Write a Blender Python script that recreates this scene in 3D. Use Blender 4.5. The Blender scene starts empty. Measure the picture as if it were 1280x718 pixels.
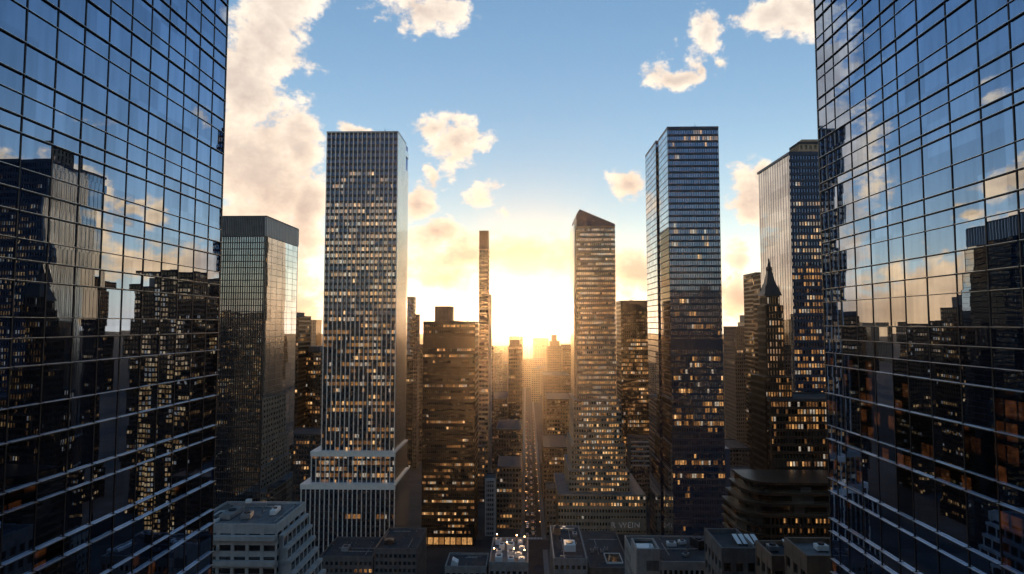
import bpy, math, random
from mathutils import Vector, Matrix, Euler
R = math.radians
scene = bpy.context.scene
COL = scene.collection
rnd = random.Random(7)

# ------------------------------------------------------------------ camera
CAMZ = 150.0
FPX = 760.0
cam_d = bpy.data.cameras.new("camera")
cam = bpy.data.objects.new("camera", cam_d); COL.objects.link(cam)
cam_d.sensor_width = 36.0
cam_d.lens = 36.0 * FPX / 1280.0
cam_d.clip_start = 0.5; cam_d.clip_end = 30000
cam.location = (0, 0, CAMZ)
cam.rotation_euler = (R(90 + 3.463), 0, R(1.357))
scene.camera = cam
CR = Euler(cam.rotation_euler).to_matrix()

def ray(px, py):
    return (CR @ Vector(((px - 640) / FPX, (359 - py) / FPX, -1))).normalized()
def at(px, py, Y):
    """world X, Z of the point at depth Y seen at this place of the photograph"""
    d = ray(px, py); t = Y / d.y
    return d.x * t, CAMZ + d.z * t
def AX(px, Y, py=405): return at(px, py, Y)[0]
def AZ(py, Y, px=658): return at(px, py, Y)[1]
def azel(px, py):
    d = ray(px, py)
    return math.degrees(math.atan2(d.x, d.y)), math.degrees(math.asin(d.z))
CRI = CR.transposed()
def project(p):
    q = CRI @ (Vector(p) - Vector((0, 0, CAMZ)))
    if q.z > -0.1: return None
    return 640 + FPX * q.x / -q.z, 359 - FPX * q.y / -q.z, -q.z

# ------------------------------------------------------------------ node helpers
class NT:
    def __init__(s, nt): s.nt = nt
    def n(s, typ, **kw):
        nd = s.nt.nodes.new(typ)
        for k, v in kw.items(): setattr(nd, k, v)
        return nd
    def l(s, a, b): s.nt.links.new(a, b)
    def _in(s, sock, v):
        if hasattr(v, 'is_output') or isinstance(v, bpy.types.NodeSocket): s.l(v, sock)
        else: sock.default_value = v
    def m(s, op, *args, clamp=False):
        nd = s.n('ShaderNodeMath', operation=op); nd.use_clamp = clamp
        for i, a in enumerate(args): s._in(nd.inputs[i], a)
        return nd.outputs[0]
    def v(s, op, *args):
        nd = s.n('ShaderNodeVectorMath', operation=op)
        for i, a in enumerate(args): s._in(nd.inputs[i], a)
        return nd.outputs['Value'] if op in ('LENGTH', 'DOT_PRODUCT', 'DISTANCE') else nd.outputs['Vector']
    def mix(s, f, a, b, blend='MIX'):
        nd = s.n('ShaderNodeMix', data_type='RGBA', blend_type=blend)
        s._in(nd.inputs[0], f); s._in(nd.inputs[6], a); s._in(nd.inputs[7], b)
        return nd.outputs[2]
    def ramp(s, f, lo, hi, a=0.0, b=1.0, smooth=True):
        nd = s.n('ShaderNodeMapRange'); nd.interpolation_type = 'SMOOTHSTEP' if smooth else 'LINEAR'
        s._in(nd.inputs[0], f)
        for i, q in enumerate((lo, hi, a, b)): s._in(nd.inputs[1 + i], q)
        return nd.outputs[0]
    def noise(s, vec, scale, detail=4, rough=0.55, dim='3D'):
        nd = s.n('ShaderNodeTexNoise', noise_dimensions=dim)
        if vec is not None: s.l(vec, nd.inputs['Vector'])
        nd.inputs['Scale'].default_value = scale; nd.inputs['Detail'].default_value = detail
        nd.inputs['Roughness'].default_value = rough
        return nd.outputs[0]

def newmat(name):
    m = bpy.data.materials.new(name); m.use_nodes = True
    m.node_tree.nodes.clear()
    t = NT(m.node_tree)
    out = t.n('ShaderNodeOutputMaterial')
    return m, t, out

def c4(c, k=1.0): return (c[0] * k, c[1] * k, c[2] * k, 1)

def solid(name, col, rough=0.7, metal=0.0, var=0.25, scale=0.4, spec=0.4, stain=0.0):
    """stone, concrete, metal, paint: base colour with mottling and streaks"""
    m, t, out = newmat(name)
    p = t.n('ShaderNodeBsdfPrincipled')
    geo = t.n('ShaderNodeNewGeometry')
    n1 = t.noise(geo.outputs['Position'], scale, 6, 0.6)
    sv = t.v('MULTIPLY', geo.outputs['Position'], (1.6, 1.6, 0.06))
    n2 = t.noise(sv, 0.9, 4, 0.6)
    f = t.m('ADD', t.m('MULTIPLY', n1, 0.6), t.m('MULTIPLY', n2, 0.4))
    f = t.ramp(f, 0.32, 0.68)
    c = t.mix(f, c4(col, 1 - var), c4(col, 1 + var))
    t.l(c, p.inputs['Base Color'])
    p.inputs['Roughness'].default_value = rough
    p.inputs['Metallic'].default_value = metal
    p.inputs['Specular IOR Level'].default_value = spec
    t.l(p.outputs[0], out.inputs[0])
    return m

def glass(name, tint, dark, cell, face=0.35, grazing=0.95, rough=0.03, tilt=0.012, blind=0.35, power=3.0):
    """window wall: mirror-like pane over a dark room; every cell leans a little and has its own blinds"""
    m, t, out = newmat(name)
    geo = t.n('ShaderNodeNewGeometry')
    snap = t.v('FLOOR', t.v('DIVIDE', t.v('ADD', geo.outputs['Position'], (0.37, 0.53, 0.21)), cell))
    wn = t.n('ShaderNodeTexWhiteNoise', noise_dimensions='3D'); t.l(snap, wn.inputs['Vector'])
    off = t.v('SCALE', t.v('SUBTRACT', wn.outputs['Color'], (0.5, 0.5, 0.5)), )
    off.node.inputs['Scale'].default_value = tilt
    wav = t.noise(geo.outputs['Position'], 0.35, 2)
    wv = t.v('SCALE', t.v('SUBTRACT', wav.node.outputs['Color'], (0.5, 0.5, 0.5)))
    wv.node.inputs['Scale'].default_value = tilt * 0.8
    nrm = t.v('NORMALIZE', t.v('ADD', t.v('ADD', geo.outputs['Normal'], off), wv))
    lw = t.n('ShaderNodeLayerWeight'); lw.inputs['Blend'].default_value = 0.5
    fc = t.m('POWER', lw.outputs['Facing'], power)
    fac = t.m('ADD', t.m('MULTIPLY', fc, grazing - face), face)
    stv = t.v('MULTIPLY', geo.outputs['Position'], (1.0, 1.0, .12))
    dirt = t.ramp(t.noise(stv, 1.7, 4, .6), .35, .75, 1.0, .86)
    fac = t.m('MULTIPLY', fac, dirt)
    fac = t.m('MULTIPLY', fac, t.m('ADD', t.m('MULTIPLY', wn.outputs['Value'], 0.25), 0.8), clamp=True)
    df = t.n('ShaderNodeBsdfDiffuse')
    bl = t.ramp(wn.outputs['Value'], 0.55, 1.0)
    t.l(t.mix(t.m('MULTIPLY', bl, blind), c4(dark), (0.16, 0.15, 0.14, 1)), df.inputs['Color'])
    gl = t.n('ShaderNodeBsdfGlossy'); gl.inputs['Color'].default_value = c4(tint); gl.inputs['Roughness'].default_value = rough
    t.l(nrm, gl.inputs['Normal'])
    mx = t.n('ShaderNodeMixShader'); t.l(fac, mx.inputs[0]); t.l(df.outputs[0], mx.inputs[1]); t.l(gl.outputs[0], mx.inputs[2])
    t.l(mx.outputs[0], out.inputs[0])
    return m

def lit(name, col, strength):
    """a lit room behind a pane"""
    m, t, out = newmat(name)
    geo = t.n('ShaderNodeNewGeometry')
    n1 = t.noise(geo.outputs['Position'], 0.9, 3, 0.7)
    f = t.ramp(n1, 0.3, 0.7, 0.35, 1.3)
    e = t.n('ShaderNodeEmission'); e.inputs[0].default_value = c4(col)
    t.l(t.m('MULTIPLY', f, strength), e.inputs[1])
    g = t.n('ShaderNodeBsdfGlossy'); g.inputs[0].default_value = (0.25, 0.25, 0.25, 1); g.inputs[1].default_value = 0.05
    ad = t.n('ShaderNodeAddShader'); t.l(e.outputs[0], ad.inputs[0]); t.l(g.outputs[0], ad.inputs[1])
    t.l(ad.outputs[0], out.inputs[0])
    m.cycles.emission_sampling = 'NONE'
    return m

def litroom(name):
    """near pane: mirror with a dim warm room, furniture-like blocks showing through"""
    m, t, out = newmat(name)
    geo = t.n('ShaderNodeNewGeometry')
    cl = t.v('FLOOR', t.v('DIVIDE', t.v('ADD', geo.outputs['Position'], (.3, .4, .2)), (40.0, 1.25, 1.7)))
    wn = t.n('ShaderNodeTexWhiteNoise', noise_dimensions='3D'); t.l(cl, wn.inputs['Vector'])
    nz = t.noise(geo.outputs['Position'], 1.3, 3)
    fr_ = t.v('FRACTION', t.v('DIVIDE', t.v('ADD', geo.outputs['Position'], (.3, .4, .2)), (40.0, 1.25, 1.7)))
    fx = t.n('ShaderNodeSeparateXYZ'); t.l(fr_, fx.inputs[0])
    win = t.m('MULTIPLY', t.ramp(fx.outputs[1], .10, .2), t.ramp(fx.outputs[2], .15, .4))
    on = t.m('MULTIPLY', t.m('MULTIPLY', t.ramp(wn.outputs['Value'], 0.55, 0.95), t.ramp(nz, .3, .65, .25, 1.1)), win)
    e = t.n('ShaderNodeEmission'); e.inputs[0].default_value = (1.0, 0.33, 0.10, 1)
    t.l(t.m('MULTIPLY', on, LITK * 0.04), e.inputs[1])
    g = t.n('ShaderNodeBsdfGlossy'); g.inputs[0].default_value = (0.10, 0.15, 0.24, 1); g.inputs[1].default_value = 0.02
    ad = t.n('ShaderNodeAddShader'); t.l(e.outputs[0], ad.inputs[0]); t.l(g.outputs[0], ad.inputs[1])
    t.l(ad.outputs[0], out.inputs[0])
    m.cycles.emission_sampling = 'NONE'
    return m

LITK = 0.36
M = {}
M['pane'] = glass('near_pane_glass', (0.48, 0.64, 0.92), (0.004, 0.006, 0.014), (2.9, 2.9, 3.0), 0.47, 1.0, 0.003, 0.0022, 0.0, 2.0)
M['pane_room'] = litroom('near_pane_lit_room')
M['near_core'] = solid('dark_core', (0.01, 0.012, 0.018), 0.8)
M['mullion'] = solid('black_mullion_metal', (0.010, 0.012, 0.018), 0.45, 0.0, 0.2)
M['ledge'] = solid('brushed_aluminium_ledge', (0.72, 0.72, 0.73), 0.34, 0.8, 0.10, 0.8)
M['glass_navy'] = glass('navy_window_wall', (0.36, 0.47, 0.76), (0.008, 0.011, 0.018), (2.4, 2.4, 3.8), 0.22, 0.95)
M['glass_blue'] = glass('blue_mirror_window_wall', (0.70, 0.82, 0.95), (0.012, 0.016, 0.024), (3.0, 3.0, 3.4), 0.42, 1.0, 0.01, 0.006, 0.15)
M['glass_mirror'] = glass('pale_mirror_window_wall', (0.86, 0.92, 0.97), (0.02, 0.025, 0.03), (4.0, 4.0, 3.6), 0.66, 1.0, 0.008, 0.0014, 0.03)
M['glass_steel'] = glass('steel_blue_window_wall', (0.46, 0.62, 0.95), (0.010, 0.016, 0.030), (2.4, 2.4, 3.95), 0.30, 0.98)
M['glass_bronze'] = glass('bronze_window_wall', (0.75, 0.58, 0.42), (0.018, 0.012, 0.009), (2.6, 2.6, 3.8), 0.14, 0.9)
M['glass_grey'] = glass('grey_window_wall', (0.6, 0.62, 0.66), (0.014, 0.014, 0.016), (3.0, 3.0, 4.2), 0.22, 0.95)
M['fin_white'] = solid('pale_fin_metal', (0.80, 0.74, 0.67), 0.45, 0.1, 0.08)
M['panel_pale'] = solid('pale_metal_panel', (0.88, 0.81, 0.72), 0.16, 0.95, 0.06)
M['concrete'] = solid('grey_concrete', (0.30, 0.29, 0.28), 0.85, 0, 0.25)
M['concrete_light'] = solid('light_concrete', (0.42, 0.41, 0.40), 0.8, 0, 0.2)
M['concrete_dark'] = solid('dark_concrete', (0.12, 0.115, 0.115), 0.85, 0, 0.3)
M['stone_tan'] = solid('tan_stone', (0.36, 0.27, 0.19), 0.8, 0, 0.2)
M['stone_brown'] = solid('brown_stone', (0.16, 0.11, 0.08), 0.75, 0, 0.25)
M['metal_dark'] = solid('dark_metal_cladding', (0.028, 0.030, 0.036), 0.4, 0.3, 0.25)
M['metal_blue'] = solid('blue_black_cladding', (0.018, 0.034, 0.070), 0.4, 0.2, 0.25)
M['metal_navy'] = solid('navy_black_cladding', (0.010, 0.018, 0.036), 0.5, 0.0, 0.25)
M['metal_bronze'] = solid('dark_bronze_cladding', (0.045, 0.032, 0.024), 0.4, 0.4, 0.25)
M['metal_grey'] = solid('galvanised_metal', (0.36, 0.36, 0.37), 0.42, 0.6, 0.2)
M['roof_dark'] = solid('tar_roof', (0.045, 0.045, 0.05), 0.9, 0, 0.4, 0.25)
M['roof_grey'] = solid('gravel_roof', (0.15, 0.15, 0.155), 0.9, 0, 0.35, 0.3)
M['white_paint'] = solid('white_painted_metal', (0.75, 0.75, 0.74), 0.5, 0, 0.08)
M['asphalt'] = solid('asphalt', (0.045, 0.045, 0.047), 0.95, 0, 0.3, 0.2, 0.05)
M['pavement'] = solid('pavement_slabs', (0.2, 0.19, 0.18), 0.95, 0, 0.2, 0.5, 0.05)
M['ground'] = solid('city_ground', (0.07, 0.068, 0.066), 0.97, 0, 0.35, 0.05, 0.05)
M['road_paint'] = solid('road_paint', (0.7, 0.7, 0.68), 0.7, 0, 0.15, 1.0)
M['rubber'] = solid('rubber', (0.02, 0.02, 0.02), 0.8)
M['car_black'] = solid('black_car_paint', (0.015, 0.015, 0.018), 0.2, 0, 0.05)
M['car_silver'] = solid('silver_car_paint', (0.4, 0.4, 0.42), 0.25, 0.6, 0.05)
M['car_yellow'] = solid('yellow_cab_paint', (0.65, 0.38, 0.03), 0.3, 0, 0.05)
M['car_red'] = solid('dark_red_car_paint', (0.25, 0.02, 0.02), 0.25, 0, 0.05)
M['lit0'] = lit('lit_window_dim', (1.0, 0.42, 0.13), 0.11 * LITK)
M['lit1'] = lit('lit_window_amber', (1.0, 0.44, 0.13), 0.27 * LITK)
M['lit2'] = lit('lit_window_gold', (1.0, 0.49, 0.16), 0.55 * LITK)
M['lit3'] = lit('lit_window_bright', (1.0, 0.58, 0.25), 0.95 * LITK)
M['lit4'] = lit('lit_window_neutral', (1.0, 0.84, 0.66), 0.34 * LITK)
M['lamp'] = lit('street_lamp_glow', (1.0, 0.5, 0.18), 6 * LITK)
M['headlight'] = lit('headlight_glow', (1.0, 0.50, 0.20), 1.6 * LITK)
M['sign_white'] = lit('backlit_letters', (0.9, 0.92, 1.0), 0.07 * LITK)

# ------------------------------------------------------------------ mesh helpers
class MB:
    def __init__(s): s.v = []; s.f = []; s.mi = []; s.mats = []
    def mat(s, m):
        if m not in s.mats: s.mats.append(m)
        return s.mats.index(m)
    def box(s, x0, x1, y0, y1, z0, z1, m=None):
        b = len(s.v)
        s.v += [(x0, y0, z0), (x1, y0, z0), (x1, y1, z0), (x0, y1, z0), (x0, y0, z1), (x1, y0, z1), (x1, y1, z1), (x0, y1, z1)]
        fs = [(0, 3, 2, 1), (4, 5, 6, 7), (0, 1, 5, 4), (1, 2, 6, 5), (2, 3, 7, 6), (3, 0, 4, 7)]
        s.f += [tuple(b + i for i in q) for q in fs]
        s.mi += [s.mat(m) if m else 0] * 6
        return s
    def poly(s, pts, m=None):
        b = len(s.v); s.v += [tuple(p) for p in pts]; s.f.append(tuple(range(b, b + len(pts))))
        s.mi.append(s.mat(m) if m else 0); return s
    def prism(s, pts, z0, z1, m=None):
        """vertical prism over a counter-clockwise outline"""
        b = len(s.v); n = len(pts); k = s.mat(m) if m else 0
        s.v += [(x, y, z0) for x, y in pts] + [(x, y, z1) for x, y in pts]
        s.f.append(tuple(b + n - 1 - i for i in range(n))); s.f.append(tuple(b + n + i for i in range(n)))
        for i in range(n):
            j = (i + 1) % n; s.f.append((b + i, b + j, b + n + j, b + n + i))
        s.mi += [k] * (n + 2); return s
    def frustum(s, cx, cy, z0, z1, r0, r1, n=4, rot=math.pi / 4, m=None):
        b = len(s.v); k = s.mat(m) if m else 0
        for z, r in ((z0, r0), (z1, r1)):
            for i in range(n):
                a = rot + 2 * math.pi * i / n
                s.v.append((cx + r * math.cos(a), cy + r * math.sin(a), z))
        s.f.append(tuple(b + n - 1 - i for i in range(n))); s.f.append(tuple(b + n + i for i in range(n)))
        for i in range(n):
            j = (i + 1) % n; s.f.append((b + i, b + j, b + n + j, b + n + i))
        s.mi += [k] * (n + 2); return s
    def build(s, name, mat=None, parent=None, loc=None):
        me = bpy.data.meshes.new(name); 
        o3 = loc or (0, 0, 0)
        me.from_pydata([(x - o3[0], y - o3[1], z - o3[2]) for x, y, z in s.v], [], s.f); me.update()
        if s.mats:
            for m in s.mats: me.materials.append(m)
            for p, k in zip(me.polygons, s.mi): p.material_index = k
        elif mat: me.materials.append(mat)
        o = bpy.data.objects.new(name, me); COL.objects.link(o)
        if parent is not None: o.parent = parent
        if loc: o.location = loc
        return o

def thing(name, label, cat, loc=(0, 0, 0), group=None):
    o = bpy.data.objects.new(name, None); COL.objects.link(o)
    o.location = loc; o.empty_display_size = 1
    o['label'] = label; o['category'] = cat
    if group: o['group'] = group
    return o
def tag(o, label, cat, group=None):
    o['label'] = label; o['category'] = cat
    if group: o['group'] = group
    return o
def structure(o): o['kind'] = 'structure'; return o
def part(mb, name, mat, root, label=None):
    """a part in world coordinates under a root that stands at root.location"""
    o = mb.build(name, mat, root, None)
    o.matrix_parent_inverse = Matrix.Identity(4)
    o.location = -Vector(root.location)
    if label: o['label'] = label
    return o

# ------------------------------------------------------------------ high-rise generator
class Tower:
    def __init__(s, name, label, cat, tiers, group=None, seed=1, max_parts=100):
        x0, x1, y0, y1 = tiers[0][:4]
        s.root = thing(name, label, cat, ((x0 + x1) / 2, (y0 + y1) / 2, 0), group)
        s.r = random.Random(seed); s.tiers = tiers; s.wins = []; s.max = max_parts
        s.core = MB(); s.frame = MB(); s.roofs = []
    def facade(s, face, tier, bay, fh, sp=0.35, pier=0.25, proud=0.3, pproud=0.36, lights=0.15, frame=True,
               runs=0.6, bright=(0.3, 0.35, 0.25, 0.1), zone=None, inset=0.35, ztop=0, zbase=0, rows=None, bands=True, uzone=None, mech=()):
        x0, x1, y0, y1, z0, z1 = tier
        if face == 'F': o, u, n, w = (x0, y0), (1, 0), (0, -1), x1 - x0
        elif face == 'R': o, u, n, w = (x1, y0), (0, 1), (1, 0), y1 - y0
        elif face == 'L': o, u, n, w = (x0, y1), (0, -1), (-1, 0), y1 - y0
        else: o, u, n, w = (x1, y1), (-1, 0), (0, 1), x1 - x0
        nb = max(1, round(w / bay)); bw = w / nb
        h = z1 - z0 - ztop - zbase; nf = max(1, round(h / fh)); fz = h / nf
        def P(a, d): return (o[0] + u[0] * a + n[0] * d, o[1] + u[1] * a + n[1] * d)
        def bx(a0, a1, d0, d1, za, zb):
            p, q = P(a0, d0), P(a1, d1)
            s.frame.box(min(p[0], q[0]), max(p[0], q[0]), min(p[1], q[1]), max(p[1], q[1]), za, zb)
        e = 0.02
        if frame:
            if bands:
                for k in range(nf + 1):
                    za = z0 + zbase + k * fz - sp * fz / 2; zb = za + sp * fz
                    bx(e, w - e, -inset, proud - inset, max(za, z0 + 0.003), min(zb, z1 - 0.004))
            for mz in mech:
                k = int(mz * nf); bx(e, w - e, -inset, proud - inset + .015, z0 + zbase + k * fz + .01, z0 + zbase + (k + 1.6) * fz)
            if ztop: bx(e, w - e, -inset, proud - inset + 0.03, z1 - ztop, z1 - 0.004)
            if zbase: bx(e, w - e, -inset, proud - inset + 0.03, z0 + .003, z0 + zbase)
            pw = pier * bw
            if pw > 0:
                for k in range(nb + 1):
                    a = k * bw
                    bx(max(a - pw / 2, 0.011), min(a + pw / 2, w - 0.011), -inset, pproud - inset, z0 + 0.006, z1 - 0.007)
        # lit rooms
        mats = ('lit0', 'lit1', 'lit2', 'lit3')
        for k in range(nf):
            zf = (k + 0.5) / nf
            q = lights * (s.r.random() ** 2 * 3.0)
            if rows is not None: q = rows(zf, s.r)
            if zone: q *= zone(zf)
            on = False
            for b in range(nb):
                if s.r.random() < (1 - runs): on = s.r.random() < q
                if any(int(mz * nf) <= k <= int(mz * nf) + 1 for mz in mech): continue
                if uzone and not uzone((b + .5) / nb, zf): continue
                if on and s.r.random() < 0.9:
                    a0 = b * bw + max(pier, 0.1) * bw / 2; a1 = (b + 1) * bw - max(pier, 0.1) * bw / 2
                    za = z0 + zbase + k * fz + sp * fz / 2; zb = z0 + zbase + (k + 1) * fz - sp * fz / 2
                    d = -inset + 0.04
                    p, q2 = P(a0, d), P(a1, d)
                    mm = s.r.choices(mats, bright)[0] if s.r.random() > .17 else 'lit4'
                    pts = [(p[0], p[1], za), (q2[0], q2[1], za), (q2[0], q2[1], zb), (p[0], p[1], zb)]
                    s.wins.append((pts, mm))
    def block(s, tier, inset=0.35, parapet=0.0):
        x0, x1, y0, y1, z0, z1 = tier
        s.core.box(x0 + inset, x1 - inset, y0 + inset, y1 - inset, z0, z1 - 0.02)
        roof = MB(); s.roofs.append(roof)
        if parapet:
            t = 0.4
            for (a, b, c, d) in ((x0, x1, y0, y0 + t), (x0, x1, y1 - t, y1), (x0, x0 + t, y0 + t, y1 - t), (x1 - t, x1, y0 + t, y1 - t)):
                roof.box(a, b, c, d, z1 - 0.015, z1 + parapet)
        roof.box(x0 + 0.41, x1 - 0.41, y0 + 0.41, y1 - 0.41, z1 - 0.015, z1 + 0.05)
    def finish(s, core, frame, roof=None, frame_name='facade_frame'):
        s.core_o = part(s.core, 'glazing', core, s.root)
        if s.frame.v: s.frame_o = part(s.frame, frame_name, frame, s.root)
        for rf in s.roofs: part(rf, 'roof', roof or M['roof_dark'], s.root)
        def size(w):
            c = Vector(w[0][0]) + (Vector(w[0][2]) - Vector(w[0][0])) * 0.5
            q = project(c)
            if q is None or not (-10 < q[0] < 1290 and -10 < q[1] < 728): return 0
            a = (Vector(w[0][1]) - Vector(w[0][0])).length * (w[0][2][2] - w[0][0][2])
            nrm = (Vector(w[0][1]) - Vector(w[0][0])).cross(Vector((0, 0, 1))).normalized()
            view = (c - Vector((0, 0, CAMZ))).normalized()
            return a * max(0, -view.dot(nrm)) / q[2] ** 2
        s.wins.sort(key=lambda w: -size(w))
        for pts, mm in s.wins[:s.max]:
            c = sum((Vector(p) for p in pts), Vector()) / 4
            w = MB().poly(pts)
            o = w.build('window', M[mm], s.root, tuple(c)); o.location = c - Vector(s.root.location)
        rest = s.wins[s.max:]
        if rest:
            w = MB()
            for pts, mm in rest: w.poly(pts, M[mm])
            o = part(w, 'window', None, s.root); o['kind'] = 'stuff'
        return s.root

# ------------------------------------------------------------------ the two near glass towers
HALF = 36.0
def near_tower(side, cols, rows, label, lit_set, seed):
    """side -1: facade on the plane x=-HALF facing +X; side +1: mirrored"""
    r = random.Random(seed)
    X = side * HALF
    yend = cols[0]
    deep = 42
    ztop = rows[0]
    root = thing('glass_tower', label, 'skyscraper', (X + side * deep / 2, yend / 2 - 15, 0))
    y0 = cols[-1]
    core = MB()
    xa, xb = sorted((X + side * 0.25, X + side * deep))
    core.box(xa, xb, y0, yend, 0, ztop - 0.1)
    part(core, 'core', M['near_core'], root)
    cap = MB(); xa, xb = sorted((X - side * 0.05, X + side * deep)); cap.box(xa, xb, y0 - 0.1, yend + 0.1, ztop - 0.1, ztop + 1.2)
    part(cap, 'roof', M['mullion'], root)
    # far end wall of the tower, the one turned to the sun
    ew = MB(); xa, xb = sorted((X + side * 0.06, X + side * (deep - .1))); ew.box(xa, xb, yend - 0.01, yend + 0.12, 0.1, ztop - 0.15)
    part(ew, 'end_wall', M['mullion'], root)
    panes = []
    for i in range(len(cols) - 1):
        for j in range(len(rows) - 1):
            yb, ya = cols[i], cols[i + 1]; zb, za = rows[j], rows[j + 1]
            c = Vector((X, (ya + yb) / 2, (za + zb) / 2))
            h, w = (zb - za) / 2 - 0.02, (yb - ya) / 2 - 0.02
            t1, t2 = r.gauss(0, 0.0035), r.gauss(0, 0.0035)
            pts = []
            for (dy, dz) in ((-w, -h), (w, -h), (w, h), (-w, h)):
                pts.append((X + 0.02 * side + dy * t1 + dz * t2, c.y + dy, c.z + dz))
            if side > 0: pts = pts[::-1]
            q = project(c); sz = 0
            if q and -30 < q[0] < 1310 and -40 < q[1] < 760:
                sz = h * w / q[2] ** 2 * abs((c - Vector((0, 0, CAMZ))).normalized().x)
            room = q is not None and lit_set(c, q, r)
            panes.append((sz, pts, c, room))
    panes.sort(key=lambda p: -p[0])
    for sz, pts, c, room in panes[:100]:
        o = MB().poly(pts).build('glass_pane', M['pane_room' if room else 'pane'], root, tuple(c)); o.location = c - Vector(root.location)
    w = MB()
    for sz, pts, c, room in panes[100:]: w.poly(pts, M['pane_room' if room else 'pane'])
    part(w, 'glass_pane', None, root)['kind'] = 'stuff'
    for i, y in enumerate(cols):
        mb = MB(); wd = 0.05 if i else 0.12
        xa, xb = sorted((X + side * 0.24, X - side * 0.035)); mb.box(xa, xb, y - wd, y + wd, 0.2, ztop - 0.2)
        part(mb, 'mullion', M['mullion'], root)
    for j, z in enumerate(rows[1:-1]):
        mb = MB()
        th = 0.10 if j % 3 != 1 else 0.065
        dp = (0.15 if j % 3 != 1 else 0.09) if z > 148 else (0.30 if j % 3 != 1 else 0.24)
        for i in range(len(cols) - 1):
            xa, xb = sorted((X + side * 0.23, X - side * dp))
            mb.box(xa, xb, cols[i + 1] + 0.075, cols[i] - 0.075, z - th, z - .022, M['mullion']); mb.box(xa, xb, cols[i + 1] + 0.09, cols[i] - 0.09, z - .021, z, M['ledge'])  # shade put into colour: aluminium only on top, fronts and undersides blackened
        part(mb, 'ledge', None, root)
    return root

def extend(rows, top, bottom, up, down):
    out = list(rows); k = 0
    while out[0] < top: out.insert(0, out[0] + up[k % len(up)]); k += 1
    k = 0
    while out[-1] > bottom: out.append(out[-1] - down[k % len(down)]); k += 1
    out[-1] = bottom
    return [CAMZ + z for z in out]
rowsL = extend([22.7, 20.2, 17.85, 16.4, 14.8, 13.6, 11.1, 9.6, 8.06, 6.1, 4.6, 3.1, 0.48, -1.0, -3.0, -5.85, -8.2, -11.6, -13, -16.5],
               55, -149.8, (1.5, 2.4), (1.5, 3.2))
colsL = [HALF * (1.956 - 0.0795 * k) for k in range(36)]
rowsR = extend([23.9, 22.5, 20.3, 18.9, 17.1, 16.1, 13.4, 11.3, 9.8, 8.36, 6.1, 4.2, 2.6, -.23, -1.8, -3.4, -4.9, -8.2, -12, -13.6, -18.2],
               55, -149.8, (2.4, 1.4), (1.5, 3.2))
colsR = [HALF * k for k in (2.07, 2.0145, 1.957, 1.866, 1.78, 1.695, 1.628, 1.5386, 1.434, 1.337, 1.248)]
while colsR[-1] > -30: colsR.append(colsR[-1] - 3.3)
near_tower(-1, colsL, rowsL, 'dark blue glass skyscraper filling the left side, mirroring clouds and a gold lit tower',
           lambda c, q, r: c.z < 140 and q[1] > 470 and r.random() < 0.2, 3)
near_tower(1, colsR, rowsR, 'dark blue glass skyscraper filling the right side, mirroring a bright cloud bank',
           lambda c, q, r: 133 < c.z < 146.5 and r.random() < 0.5 or c.z < 140 and r.random() < 0.1, 4)

# ------------------------------------------------------------------ towers of the middle distance
def tier(pl, pr, ptop, D, depth, zb=0.0, pytop=None):
    return (AX(pl, D), AX(pr, D), D, D + depth, zb, AZ(ptop, D))

# grey blue slab with the louvred top, left
D = 190
T = (AX(262, D), AX(330, D), D, D + 27, 0, AZ(270, D))
tw = Tower('office_tower', 'broad blue grey office tower with ribbed top band beside the left glass skyscraper', 'office tower', [T], seed=11)
tl = (T[0], T[1], T[2], T[3], 0, T[5] - 6.2)
tw.block(tl)
tw.facade('F', tl, 0.72, 2.0, sp=0.12, pier=0.12, proud=0.28, pproud=0.36, lights=0.10, zone=lambda z: 1.6 if z < .55 else .5, bright=(.4, .35, .2, .05))
tw.facade('R', tl, 4.4, 2.0, sp=.05, pier=.012, proud=.375, pproud=.38, lights=0.0)
tw.finish(M['glass_mirror'], M['metal_dark'])
part(MB().box(tl[1] - .36, tl[1] - .005, tl[2] + .36, tl[3] - .36, .1, tl[5] - .05), 'flank_glazing', M['glass_mirror'], tw.root)
mb = MB(); mb.box(tl[0] + .37, tl[1] - .37, tl[2] + .30, tl[2] + .345, .1, tl[5] - .05); part(mb, 'front_glazing', M['glass_blue'], tw.root)
lv = MB(); lv.box(T[0] + .4, T[1] - .4, T[2] + .4, T[3] - .4, T[5] - 6.2, T[5] - .1)
part(lv, 'plant_storey', M['metal_dark'], tw.root)
lv = MB()
n = 30
for k in range(n + 1):
    x = T[0] + (T[1] - T[0]) * k / n; lv.box(x - .09, x + .09, T[2] - .2, T[2] + .45, T[5] - 6.1, T[5], M['concrete'])
for k in range(22):
    y = T[2] + .3 + (T[3] - T[2] - .3) * k / 21; lv.box(T[1] - .45, T[1] + .2, y - .2, y + .2, T[5] - 6.1, T[5], M['fin_white'])  # flank louvres paler than the front: golden light put into their colour
lv.box(T[0], T[1] + .15, T[2] - .15, T[3], T[5] + .002, T[5] + .4, M['concrete_dark'])
part(lv, 'louvre_band', None, tw.root)

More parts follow.
